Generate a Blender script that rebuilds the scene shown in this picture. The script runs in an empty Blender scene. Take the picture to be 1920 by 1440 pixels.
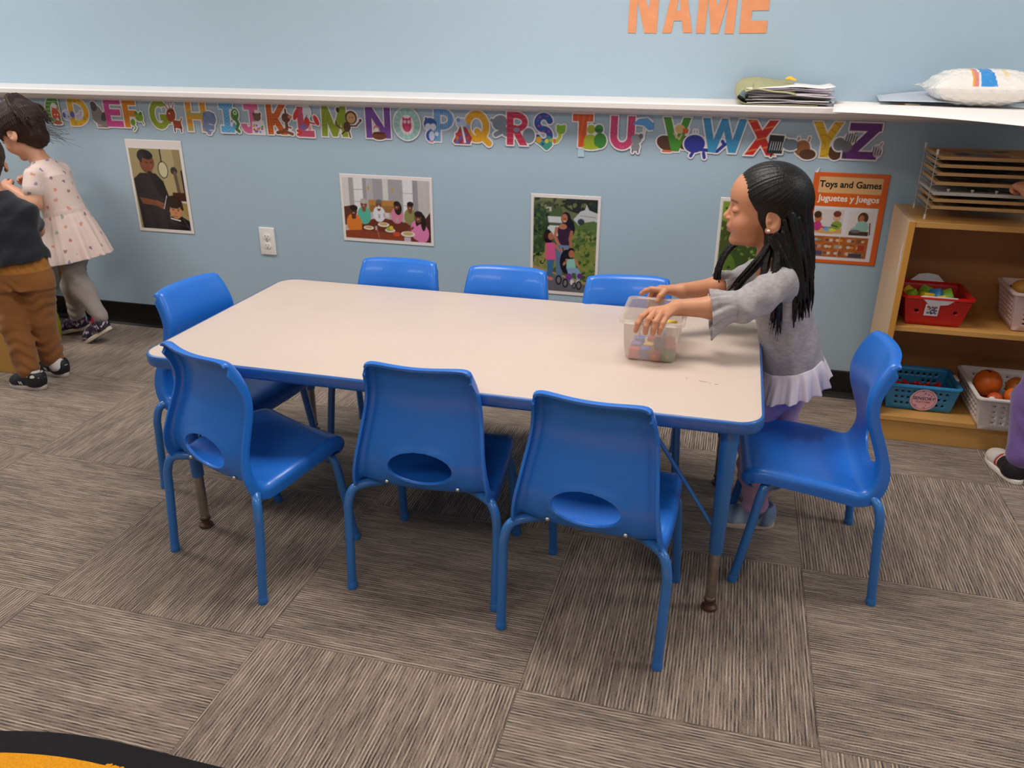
import bpy, bmesh, math, random
import numpy as np
from mathutils import Vector, Matrix
random.seed(7); np.random.seed(7)
PI = math.pi
scene = bpy.context.scene
COL = scene.collection

# ---------------------------------------------------------------- camera, world, lamps, exposure
cam_d = bpy.data.cameras.new('camera'); cam = bpy.data.objects.new('camera', cam_d); COL.objects.link(cam)
cam.location = (1.54719, -1.30068, 1.28042)
cam.rotation_euler = (1.16652779, -0.00431476, 0.26136377)
cam_d.sensor_width = 36.0; cam_d.lens = 36.0 * 1526.0 / 1920.0; cam_d.clip_start = 0.02
scene.camera = cam
world = bpy.data.worlds.new('world'); scene.world = world; world.use_nodes = True
world.node_tree.nodes['Background'].inputs[0].default_value = (0.85, 0.92, 1.0, 1)
world.node_tree.nodes['Background'].inputs[1].default_value = 0.10
scene.view_settings.view_transform = 'Standard'; scene.view_settings.look = 'None'
scene.view_settings.gamma = 1.0; scene.view_settings.use_curve_mapping = False
scene.view_settings.exposure = -0.42
LAMPS = [(-2.1, 0.85, 56), (1.0, 0.75, 56), (3.9, 0.75, 40), (-1.9, -2.0, 32), (1.0, -2.0, 30), (3.9, -2.0, 26)]
CEIL = 2.75
for lx, ly, pw in LAMPS:
    ld = bpy.data.lights.new('ceiling_panel_light', 'AREA'); ld.shape = 'RECTANGLE'; ld.size = 1.2; ld.size_y = 0.6
    ld.energy = pw; ld.color = (1.0, 0.95, 0.90)
    lo = bpy.data.objects.new('ceiling_panel_light', ld); lo.location = (lx, ly, CEIL - 0.05); COL.objects.link(lo)

# ---------------------------------------------------------------- helpers
def hexc(h):
    h = h.lstrip('#'); h = ''.join(q*2 for q in h) if len(h) == 3 else h; c = [int(h[i:i+2], 16) / 255 for i in (0, 2, 4)]
    return tuple(x / 12.92 if x <= 0.04045 else ((x + 0.055) / 1.055) ** 2.4 for x in c)
def H(h): return np.array(hexc(h))
MATS = {}
def mat(name, color='#888888', rough=0.5, metal=0.0, bump=0.0, bscale=200.0, vary=0.0, vscale=8.0, coat=0.0, attr=False, sss=0.0, sheen=0.0, spec=0.5, stretch=None):
    if name in MATS: return MATS[name]
    m = bpy.data.materials.new(name); m.use_nodes = True; MATS[name] = m
    nt = m.node_tree; N = nt.nodes; L = nt.links; b = N['Principled BSDF']
    b.inputs['Roughness'].default_value = rough; b.inputs['Metallic'].default_value = metal
    b.inputs['Coat Weight'].default_value = coat; b.inputs['Specular IOR Level'].default_value = spec
    b.inputs['Sheen Weight'].default_value = sheen
    if sss: 
        b.inputs['Subsurface Weight'].default_value = sss; b.inputs['Subsurface Radius'].default_value = (0.012, 0.005, 0.003); b.inputs['Subsurface Scale'].default_value = 1.0
    tc = N.new('ShaderNodeTexCoord'); mp = N.new('ShaderNodeMapping'); L.new(tc.outputs['Object'], mp.inputs['Vector'])
    if stretch: mp.inputs['Scale'].default_value = stretch
    src = None
    if attr:
        a = N.new('ShaderNodeVertexColor'); a.layer_name = 'Col'; src = a.outputs['Color']
    if vary > 0:
        nz = N.new('ShaderNodeTexNoise'); nz.inputs['Scale'].default_value = vscale; nz.inputs['Detail'].default_value = 4
        L.new(mp.outputs[0], nz.inputs['Vector'])
        mr = N.new('ShaderNodeMapRange'); mr.inputs[3].default_value = 1 - vary; mr.inputs[4].default_value = 1 + vary
        mr.inputs[1].default_value = 0.3; mr.inputs[2].default_value = 0.7
        L.new(nz.outputs[0], mr.inputs[0])
        mx = N.new('ShaderNodeMix'); mx.data_type = 'RGBA'; mx.blend_type = 'MULTIPLY'; mx.inputs[0].default_value = 1.0
        if src: L.new(src, mx.inputs[6])
        else: mx.inputs[6].default_value = (*hexc(color), 1)
        L.new(mr.outputs[0], mx.inputs[7]); src = mx.outputs[2]
    if src: L.new(src, b.inputs['Base Color'])
    else: b.inputs['Base Color'].default_value = (*hexc(color), 1)
    if bump > 0:
        nb = N.new('ShaderNodeTexNoise'); nb.inputs['Scale'].default_value = bscale; nb.inputs['Detail'].default_value = 3
        L.new(mp.outputs[0], nb.inputs['Vector'])
        bp = N.new('ShaderNodeBump'); bp.inputs['Strength'].default_value = bump; bp.inputs['Distance'].default_value = 0.002
        L.new(nb.outputs[0], bp.inputs['Height']); L.new(bp.outputs[0], b.inputs['Normal'])
    return m

def obj(name, me, parent=None, m=None, loc=None, rot=None):
    o = bpy.data.objects.new(name, me); COL.objects.link(o)
    if m is not None and me is not None: me.materials.clear(); me.materials.append(m)
    if parent is not None: o.parent = parent
    if loc is not None: o.location = loc
    if rot is not None: o.rotation_euler = rot
    return o
def tag(o, label=None, cat=None, group=None, kind=None):
    if label: o['label'] = label
    if cat: o['category'] = cat
    if group: o['group'] = group
    if kind: o['kind'] = kind
    return o
def empty(name, loc=(0, 0, 0), rz=0.0, label=None, cat=None, group=None):
    o = bpy.data.objects.new(name, None); COL.objects.link(o); o.location = loc; o.rotation_euler = (0, 0, rz); o.empty_display_size = 0.05
    return tag(o, label, cat, group)
def copy_tree(o, parent=None):
    c = o.copy(); COL.objects.link(c)
    if parent is not None: c.parent = parent
    for ch in list(o.children): copy_tree(ch, c)
    return c
def M(name, verts, faces, smooth=True, cols=None):
    me = bpy.data.meshes.new(name); me.from_pydata([tuple(map(float, v)) for v in verts], [], [tuple(map(int, f)) for f in faces]); me.update()
    if smooth: me.shade_smooth()
    if cols is not None:
        a = me.color_attributes.new('Col', 'FLOAT_COLOR', 'POINT')
        c4 = np.ones((len(verts), 4), np.float32); c4[:, :3] = cols; a.data.foreach_set('color', c4.ravel())
    return me
def fast_mesh(name, V, Q, cols=None, smooth=True):
    me = bpy.data.meshes.new(name); n = len(V); q = len(Q)
    me.vertices.add(n); me.vertices.foreach_set('co', np.asarray(V, np.float32).ravel())
    me.loops.add(q * 4); me.loops.foreach_set('vertex_index', np.asarray(Q, np.int32).ravel())
    me.polygons.add(q); me.polygons.foreach_set('loop_start', np.arange(0, q * 4, 4, dtype=np.int32))
    me.update(calc_edges=True)
    if smooth: me.shade_smooth()
    if cols is not None:
        a = me.color_attributes.new('Col', 'FLOAT_COLOR', 'POINT')
        c4 = np.ones((n, 4), np.float32); c4[:, :3] = cols; a.data.foreach_set('color', c4.ravel())
    return me
class B:
    """collects shapes in one bmesh"""
    def __init__(s): s.bm = bmesh.new()
    def box(s, x0, x1, y0, y1, z0, z1, bev=0.0, mtx=None):
        bm = bmesh.new(); bmesh.ops.create_cube(bm, size=1)
        bmesh.ops.scale(bm, vec=(x1-x0, y1-y0, z1-z0), verts=bm.verts); bmesh.ops.translate(bm, vec=((x0+x1)/2, (y0+y1)/2, (z0+z1)/2), verts=bm.verts)
        if bev > 0: bmesh.ops.bevel(bm, geom=list(bm.edges), offset=bev, segments=2, profile=0.5, affect='EDGES')
        return s._merge(bm, mtx)
    def cyl(s, p0, p1, r0, r1=None, seg=20, caps=True):
        return s.tube([p0, p1], [r0, r0 if r1 is None else r1], seg, caps)
    def tube(s, pts, rad, seg=12, caps=True):
        pts = [Vector(p) for p in pts]; n = len(pts)
        if not hasattr(rad, '__len__'): rad = [rad] * n
        bm = s.bm; rings = []; up = None
        for i, p in enumerate(pts):
            t = (pts[min(i+1, n-1)] - pts[max(i-1, 0)]).normalized()
            if up is None: up = t.orthogonal().normalized()
            up = (up - t * up.dot(t)).normalized(); v = t.cross(up)
            rings.append([bm.verts.new(p + (up * math.cos(2*PI*k/seg) + v * math.sin(2*PI*k/seg)) * rad[i]) for k in range(seg)])
        for a, b in zip(rings, rings[1:]):
            for k in range(seg): bm.faces.new((a[k], a[(k+1) % seg], b[(k+1) % seg], b[k]))
        if caps: bm.faces.new(rings[0][::-1]); bm.faces.new(rings[-1])
        return s
    def lathe(s, prof, seg=24, mtx=None):
        bm = bmesh.new(); rings = []
        for r, z in prof: rings.append([bm.verts.new((r*math.cos(2*PI*k/seg), r*math.sin(2*PI*k/seg), z)) for k in range(seg)] if r > 1e-6 else [bm.verts.new((0, 0, z))])
        for a, b in zip(rings, rings[1:]):
            for k in range(seg):
                k2 = (k+1) % seg
                if len(a) == 1 and len(b) == 1: continue
                if len(a) == 1: bm.faces.new((a[0], b[k2], b[k]))
                elif len(b) == 1: bm.faces.new((a[k], a[k2], b[0]))
                else: bm.faces.new((a[k], a[k2], b[k2], b[k]))
        return s._merge(bm, mtx)
    def prism(s, poly, z0, z1, bev=0.0, mtx=None):
        bm = bmesh.new(); f = bm.faces.new([bm.verts.new((x, y, z0)) for x, y in poly])
        r = bmesh.ops.extrude_face_region(bm, geom=[f]); bmesh.ops.translate(bm, vec=(0, 0, z1-z0), verts=[v for v in r['geom'] if isinstance(v, bmesh.types.BMVert)])
        if bev > 0:
            ed = [e for e in bm.edges if abs(e.verts[0].co.z - e.verts[1].co.z) < 1e-7]
            bmesh.ops.bevel(bm, geom=ed, offset=bev, segments=3, profile=0.5, affect='EDGES')
        return s._merge(bm, mtx)
    def _merge(s, bm, mtx=None):
        if mtx is not None: bmesh.ops.transform(bm, matrix=mtx, verts=bm.verts)
        bmesh.ops.recalc_face_normals(bm, faces=bm.faces)
        me = bpy.data.meshes.new('tmp'); bm.to_mesh(me); bm.free(); s.bm.from_mesh(me); bpy.data.meshes.remove(me); return s
    def mesh(s, name, smooth=True, angle=40):
        bmesh.ops.recalc_face_normals(s.bm, faces=s.bm.faces)
        me = bpy.data.meshes.new(name); s.bm.to_mesh(me); s.bm.free()
        if smooth:
            me.shade_smooth(); me.set_sharp_from_angle(angle=math.radians(angle))
        return me
    def obj(s, name, m, parent=None, loc=None, rot=None, smooth=True, angle=40):
        return obj(name, s.mesh(name, smooth, angle), parent, m, loc, rot)
def smooth_path(pts, n=8):
    """Catmull-Rom resample"""
    P = [np.array(p, float) for p in pts]; P = [2*P[0]-P[1]] + P + [2*P[-1]-P[-2]]; out = []
    for i in range(1, len(P)-2):
        for k in range(n):
            t = k/n; a, b, c, d = P[i-1:i+3]
            out.append(0.5*((2*b)+(-a+c)*t+(2*a-5*b+4*c-d)*t*t+(-a+3*b-3*c+d)*t**3))
    out.append(P[-2]); return out
def rrect(w, h, r, seg=8, cx=0, cy=0):
    pts = []
    for qx, qy, a0 in ((1, 1, 0), (-1, 1, 90), (-1, -1, 180), (1, -1, 270)):
        for k in range(seg+1):
            a = math.radians(a0 + 90*k/seg); pts.append((cx + qx*(w/2-r) + r*math.cos(a), cy + qy*(h/2-r) + r*math.sin(a)))
    return pts
def text_mesh(body, size, extrude=0.0005, offset=0.0, shear=0.0, align='CENTER'):
    cu = bpy.data.curves.new('txt', 'FONT'); cu.body = body; cu.size = size; cu.extrude = extrude; cu.offset = offset; cu.shear = shear
    cu.align_x = align; cu.align_y = 'CENTER'; cu.resolution_u = 4
    o = bpy.data.objects.new('txt', cu); COL.objects.link(o); dg = bpy.context.evaluated_depsgraph_get(); dg.update()
    me = bpy.data.meshes.new_from_object(o.evaluated_get(dg)); bpy.data.objects.remove(o); return me

# ---------------------------------------------------------------- painted flat art: colour grid on a thin card
class Art:
    def __init__(s, w, h, n):
        s.w, s.h = w, h; s.nx = n; s.ny = max(2, int(round(n*h/w)))
        s.X, s.Y = np.meshgrid(np.linspace(0, w, s.nx+1), np.linspace(0, h, s.ny+1), indexing='ij')
        s.C = np.ones((s.nx+1, s.ny+1, 3)); s.px = w/n
        s.S = np.full(s.X.shape, 1e9)      # outline distance for cut-outs
    def _put(s, d, c, cut=False, soft=None):
        a = np.clip(0.5 - d/((soft or s.px)*1.2), 0, 1)[..., None]
        s.C = s.C*(1-a) + H(c)*a if isinstance(c, str) else s.C*(1-a) + c*a
        if cut: s.S = np.minimum(s.S, d)
        return s
    def d_ell(s, x, y, rx, ry, rot=0):
        a = math.radians(rot); dx, dy = s.X-x, s.Y-y
        u, v = (dx*math.cos(a)+dy*math.sin(a))/rx, (-dx*math.sin(a)+dy*math.cos(a))/ry
        k0 = np.sqrt(u*u+v*v); k1 = np.sqrt((u/rx)**2+(v/ry)**2)+1e-9
        return k0*(k0-1)/k1
    def d_poly(s, pts):
        d = np.full(s.X.shape, 1e18); sg = np.ones(s.X.shape); n = len(pts); j = n-1
        for i in range(n):
            ax, ay = pts[i]; bx, by = pts[j]; ex, ey = bx-ax, by-ay; wx, wy = s.X-ax, s.Y-ay
            t = np.clip((wx*ex+wy*ey)/(ex*ex+ey*ey+1e-12), 0, 1); d = np.minimum(d, (wx-ex*t)**2+(wy-ey*t)**2)
            c1 = s.Y >= ay; c2 = s.Y < by; c3 = ex*wy > ey*wx
            sg = np.where((c1 & c2 & c3) | (~c1 & ~c2 & ~c3), -sg, sg); j = i
        return sg*np.sqrt(d)
    def d_line(s, pts, wd):
        d = np.full(s.X.shape, 1e9)
        for (ax, ay), (bx, by) in zip(pts, pts[1:]):
            ex, ey = bx-ax, by-ay; t = np.clip(((s.X-ax)*ex+(s.Y-ay)*ey)/(ex*ex+ey*ey+1e-12), 0, 1)
            d = np.minimum(d, np.hypot(s.X-ax-ex*t, s.Y-ay-ey*t))
        return d - wd/2
    def ell(s, x, y, rx, ry, c, rot=0, cut=False): return s._put(s.d_ell(x, y, rx, ry, rot), c, cut)
    def poly(s, pts, c, cut=False): return s._put(s.d_poly(pts), c, cut)
    def rect(s, x0, y0, x1, y1, c, cut=False): return s._put(s.d_poly([(x0, y0), (x1, y0), (x1, y1), (x0, y1)]), c, cut)
    def line(s, pts, wd, c, cut=False): return s._put(s.d_line(pts, wd), c, cut)
    def noise(s, amp, sc=1.0, seed=1):
        rs = np.random.RandomState(seed); f = np.zeros(s.X.shape)
        for k in range(6):
            a, b, p = rs.uniform(-1, 1, 3); f += np.sin((a*s.X+b*s.Y)*sc*(1+k*0.7)+p*9)
        s.C = np.clip(s.C*(1+amp*f[..., None]/3), 0, 1); return s
    def mesh(s, name, sx, sz, origin=(0, 0), thick=0.0008, border=None, y=0.0):
        """card standing in the xz plane facing -y; Y runs downward"""
        V = np.stack([origin[0]+s.X*sx, np.full(s.X.shape, y-thick), origin[1]-s.Y*sz], -1)
        ny = s.ny+1; idx = np.arange((s.nx+1)*ny).reshape(s.nx+1, ny)
        Q = np.stack([idx[:-1, 1:], idx[1:, 1:], idx[1:, :-1], idx[:-1, :-1]], -1).reshape(-1, 4)
        C = s.C.copy()
        if border is not None:
            D = s.S - border
            gx, gy = np.gradient(D, s.px); g = np.sqrt(gx*gx+gy*gy)+1e-6
            cell = np.minimum.reduce([D[:-1, 1:], D[1:, 1:], D[1:, :-1], D[:-1, :-1]]).reshape(-1) < 0
            Q = Q[cell]
            out = D > 0
            mv = np.clip(D/g, 0, s.px*1.3)*out
            V[..., 0] -= gx/g*mv*sx; V[..., 2] += gy/g*mv*sz
        used = np.unique(Q); rm = -np.ones((s.nx+1)*ny, int); rm[used] = np.arange(len(used))
        V = V.reshape(-1, 3)[used]; C = C.reshape(-1, 3)[used]; Q = rm[Q]
        # rim going back to the wall
        e = np.concatenate([Q[:, [0, 1]], Q[:, [1, 2]], Q[:, [2, 3]], Q[:, [3, 0]]]); key = {}
        es = set(map(tuple, e)); bd = [(a, b) for a, b in es if (b, a) not in es]
        bv = sorted({v for ab in bd for v in ab}); bm = {v: i+len(V) for i, v in enumerate(bv)}
        V2 = V[bv].copy(); V2[:, 1] = y; V = np.concatenate([V, V2]); C = np.concatenate([C, C[bv]*0+0.8])
        Q = np.concatenate([Q, np.array([(b, a, bm[a], bm[b]) for a, b in bd])])
        return fast_mesh(name, V, Q, C, smooth=False)
M_PRINT = mat('printed_card', attr=True, rough=0.45)
M_GLOSSPRINT = mat('laminated_print', attr=True, rough=0.22, coat=0.3)

# ================================================================= ROOM SHELL
S = 0.6096; WY = 1.815; UY = 2.02; LZ = 1.066
XL, XR, YF = -3.6576, 4.8768, -3.6576
def struct(o): o['kind'] = 'structure'; return o
M_WALL = mat('blue_wall_paint', '#a9bfce', rough=0.6, bump=0.12, bscale=260, vary=0.015, vscale=3)
M_CEIL = mat('ceiling_white', '#e8e6e0', rough=0.9)
M_TRIM = mat('white_trim_paint', '#f2ebe7', rough=0.35)
M_BASE = mat('black_rubber_base', '#0c0b0e', rough=0.45)
struct(B().box(XL, XR, WY, UY+0.1, 0, 1.03).obj('wall_back', M_WALL, smooth=False))
struct(B().box(XL, XR, UY, UY+0.1, 1.0, CEIL).obj('wall_back_upper', M_WALL, smooth=False))
struct(B().box(XL-0.1, XL, YF, UY+0.1, 0, CEIL).obj('wall_left', M_WALL, smooth=False))
struct(B().box(XR, XR+0.1, YF, UY+0.1, 0, CEIL).obj('wall_right', M_WALL, smooth=False))
struct(B().box(XL-0.1, XR+0.1, YF-0.1, YF, 0, CEIL).obj('wall_front', M_WALL, smooth=False))
struct(B().box(XL-0.1, XR+0.1, YF-0.1, UY+0.1, CEIL, CEIL+0.1).obj('ceiling', M_CEIL, smooth=False))
fl = struct(B().box(XL-0.1, XR+0.1, YF-0.1, UY+0.1, -0.1, -0.008).obj('floor', mat('floor_screed', '#2b2521', rough=0.95), smooth=False))
# cap of the half wall: extruded moulding profile (y, z)
prof = [(UY, LZ), (1.742, LZ), (1.736, LZ-0.004), (1.736, LZ-0.020), (1.739, LZ-0.024), (1.752, LZ-0.027), (1.757, LZ-0.033), (1.770, LZ-0.038), (1.786, LZ-0.041), (1.797, LZ-0.045), (WY+0.002, LZ-0.047), (WY+0.002, 1.0), (UY, 1.0)]
v = [(XL, a, b) for a, b in prof] + [(XR, a, b) for a, b in prof]; n = len(prof)
f = [(k, (k+1) % n, n+(k+1) % n, n+k) for k in range(n)]
me = M('ledge', v, f, False)
struct(obj('trim_1', me, None, M_TRIM))
# cove base with a small toe
prof = [(WY, 0.107), (WY-0.003, 0.107), (WY-0.005, 0.104), (WY-0.005, 0.02), (WY-0.010, 0.008), (WY-0.022, 0.0), (WY, 0.0)]
v = [(XL, a, b) for a, b in prof] + [(XR, a, b) for a, b in prof]; n = len(prof)
struct(obj('baseboard_back', M('base', v, [(k, (k+1) % n, n+(k+1) % n, n+k) for k in range(n)], False), None, M_BASE))

# ---- carpet tiles
def carpet_mat():
    m = bpy.data.materials.new('ribbed_carpet'); m.use_nodes = True; nt = m.node_tree; N = nt.nodes; L = nt.links; b = N['Principled BSDF']
    b.inputs['Roughness'].default_value = 0.95; b.inputs['Specular IOR Level'].default_value = 0.1; b.inputs['Sheen Weight'].default_value = 0.15
    tc = N.new('ShaderNodeTexCoord'); oi = N.new('ShaderNodeObjectInfo'); sep = N.new('ShaderNodeSeparateXYZ'); L.new(tc.outputs['Object'], sep.inputs[0])
    def math_(op, a, b_=None, c=None):
        n = N.new('ShaderNodeMath'); n.operation = op
        for i, x in enumerate((a, b_, c)):
            if x is None: continue
            if isinstance(x, (int, float)): n.inputs[i].default_value = x
            else: L.new(x, n.inputs[i])
        return n.outputs[0]
    X, Y = sep.outputs[0], sep.outputs[1]; rnd = math_('MULTIPLY', oi.outputs['Random'], 37.0)
    def noise(sx, sy, det=2.0, off=0.0):
        cx = N.new('ShaderNodeCombineXYZ'); L.new(math_('MULTIPLY', X, sx), cx.inputs[0]); L.new(math_('MULTIPLY', Y, sy), cx.inputs[1]); L.new(math_('ADD', rnd, off), cx.inputs[2])
        n = N.new('ShaderNodeTexNoise'); n.inputs['Scale'].default_value = 1.0; n.inputs['Detail'].default_value = det; L.new(cx.outputs[0], n.inputs['Vector']); return n.outputs[0]
    wob = math_('MULTIPLY', math_('SUBTRACT', noise(40, 60, 1.0, 5), 0.5), 0.0022)
    xs = math_('ADD', X, wob)
    rib = math_('ADD', math_('MULTIPLY', math_('SINE', math_('MULTIPLY', xs, 2*PI/0.0076)), 0.5), 0.5)        # 80 ribs a tile
    rib2 = math_('ADD', math_('MULTIPLY', math_('SINE', math_('MULTIPLY', Y, 2*PI/0.0042)), 0.5), 0.5)
    streak = noise(260, 9, 3.0, 1); patch = noise(14, 4, 3.0, 9); fine = noise(900, 900, 1.0, 3)
    hi = math_('MULTIPLY', math_('POWER', rib, 3.0), math_('MINIMUM', math_('MAXIMUM', math_('MULTIPLY_ADD', streak, 5.0, -2.15), 0.0), 1.0))
    lo_ = math_('MULTIPLY', math_('POWER', math_('SUBTRACT', 1.0, rib), 3.0), math_('MINIMUM', math_('MAXIMUM', math_('MULTIPLY_ADD', noise(280, 22, 3, 21), 5.0, -2.1), 0.0), 1.0))
    t = math_('ADD', math_('MULTIPLY', hi, 0.82), math_('MULTIPLY', math_('SUBTRACT', patch, 0.5), 0.50))
    t = math_('ADD', t, math_('MULTIPLY', math_('SUBTRACT', fine, 0.5), 1.1))
    t = math_('SUBTRACT', t, math_('MULTIPLY', lo_, 0.62))
    cr = N.new('ShaderNodeValToRGB'); e = cr.color_ramp.elements
    e[0].position = 0.0; e[0].color = (*hexc('#2e2627'), 1); e[1].position = 1.0; e[1].color = (*hexc('#c9b7a6'), 1)
    k = e.new(0.36); k.color = (*hexc('#786a60'), 1); k = e.new(0.62); k.color = (*hexc('#a39181'), 1)
    L.new(math_('ADD', math_('MULTIPLY', t, 0.72), 0.44), cr.inputs[0]); L.new(cr.outputs[0], b.inputs['Base Color'])
    h = math_('ADD', math_('MULTIPLY', rib, math_('ADD', math_('MULTIPLY', rib2, 0.3), 0.7)), math_('MULTIPLY', fine, 0.6))
    bp = N.new('ShaderNodeBump'); bp.inputs['Strength'].default_value = 0.8; bp.inputs['Distance'].default_value = 0.002; L.new(h, bp.inputs['Height']); L.new(bp.outputs[0], b.inputs['Normal'])
    return m
M_CARPET = carpet_mat()
def tile_mesh(w, h):
    g = 0.0003; b = B(); b.box(-w/2+g, w/2-g, -h/2+g, h/2-g, -0.008, 0, 0.0007); return b.mesh('carpet_tile', False)
tm = tile_mesh(S, S); tm.materials.append(M_CARPET)
nt_ = 0
for j in range(-6, 3):
    for i in range(-6, 8):
        y0, y1 = j*S, min((j+1)*S, WY+0.0)
        o = obj('carpet_tile', tm, fl); o.location = ((i+0.5)*S, (j+0.5)*S, 0)
        if (i+j) % 2: o.rotation_euler = (0, 0, PI/2)
        nt_ += 1

# ---- rug at the bottom left: black border, yellow field, rounded corner
def rug():
    e = empty('area_rug', (0.9, -1.3, 0), 0, 'round-cornered area rug with yellow field and black border', 'rug')
    def outline(off):
        R = 0.93-off; pts = []; cx, cy = 0.52, -1.28; x1, y0 = 2.9-off, -3.2+off
        for k in range(41):
            a = PI - (PI/2)*k/40; pts.append((cx+R*math.cos(a)-0.9, cy+R*math.sin(a)+1.3))
        cx2 = 2.9-0.93
        for k in range(41):
            a = PI/2 - (PI/2)*k/40; pts.append((cx2+R*math.cos(a)-0.9, cy+R*math.sin(a)+1.3))
        pts.append((2.9-off-0.9, y0+1.3)); pts.append((-0.41+off-0.9, y0+1.3)); return pts
    b = B(); b.prism(outline(0.0), 0.0, 0.009, 0.003); b.obj('border', mat('black_rug_pile', '#141116', rough=1.0, bump=1.0, bscale=700, vary=0.25, vscale=400), e)
    b = B(); b.prism(outline(0.056), 0.005, 0.0112, 0.002); b.obj('field', mat('yellow_rug_pile', '#f5a30c', rough=1.0, bump=1.0, bscale=700, vary=0.12, vscale=300), e)
    rs = random.Random(3); vs = []; fs = []                   # uneven pile where the two colours meet
    R = 0.874
    for k in range(900):
        a = PI - (PI/2)*(k/900.0) if k < 600 else PI/2
        x = 0.52 + R*math.cos(a) if k < 600 else 0.52+(k-600)/300*0.5
        y = -1.28 + R*math.sin(a) if k < 600 else -1.28+R
        x += rs.uniform(-.003, .003) - 0.9; y += rs.uniform(-.002, .003) + 1.3; r = rs.uniform(.002, .004); n0 = len(vs)
        for q in range(5): vs.append((x+r*math.cos(q*1.257), y+r*math.sin(q*1.257), 0.0112))
        vs.append((x, y, 0.0125)); fs += [(n0+q, n0+(q+1) % 5, n0+5) for q in range(5)]
    tf = obj('pile_tuft', M('tufts', vs, fs), e, MATS['yellow_rug_pile']); tf['kind'] = 'stuff'
rug()

# ---- power outlet
def outlet():
    e = empty('power_outlet', (-0.384, WY, 0.453), 0, 'white duplex power outlet plate on the blue wall left of the table', 'outlet')
    m = mat('white_plastic', '#efeae6', rough=0.3); dk = mat('dark_slot', '#3a3431', rough=0.6)
    Rx = Matrix.Rotation(PI/2, 4, 'X')
    B().prism(rrect(0.073, 0.120, 0.004), 0, 0.006, 0.002, mtx=Rx).obj('cover_plate', m, e)
    for z in (0.0195, -0.0195):
        pts = [(0.017*math.cos(a), 0.0145*math.sin(a)) for a in np.linspace(0, 2*PI, 28, endpoint=False)]
        pts = [(x, max(-0.0125, min(0.0125, y))) for x, y in pts]
        r = B().prism(pts, 0.006, 0.0085, 0.0008, mtx=Matrix.Translation((0, 0, z)) @ Rx).obj('receptacle', m, e)
        b = B(); b.box(-0.0078, -0.0058, -0.0088, -0.0083, z-0.001, z+0.0075); b.box(0.0058, 0.0078, -0.0088, -0.0083, z-0.0005, z+0.0065)
        b.cyl((0, -0.0083, z-0.007), (0, -0.0088, z-0.007), 0.0025); b.obj('slot', dk, r)
    B().cyl((0, -0.006, 0), (0, -0.0072, 0), 0.003, seg=12).obj('screw', mat('screw_steel', '#c8c4c0', rough=0.3, metal=1), e)
outlet()

# ---- ceiling lamps (outside the picture, they light the room)
for k, (lx, ly, pw) in enumerate(LAMPS):
    e = empty('ceiling_light', (lx, ly, CEIL), 0, 'white ceiling light panel, %s of the %s row' % (('left', 'middle', 'right')[k % 3], ('wall-side', 'rear')[k//3]), 'light', 'ceiling light panels')
    b = B(); 
    for q in ((-0.62, -0.60, -0.32, 0.32), (0.60, 0.62, -0.32, 0.32), (-0.60, 0.60, -0.32, -0.30), (-0.60, 0.60, 0.30, 0.32)): b.box(*q, -0.04, 0)
    b.obj('frame', M_TRIM, e, smooth=False)

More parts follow.
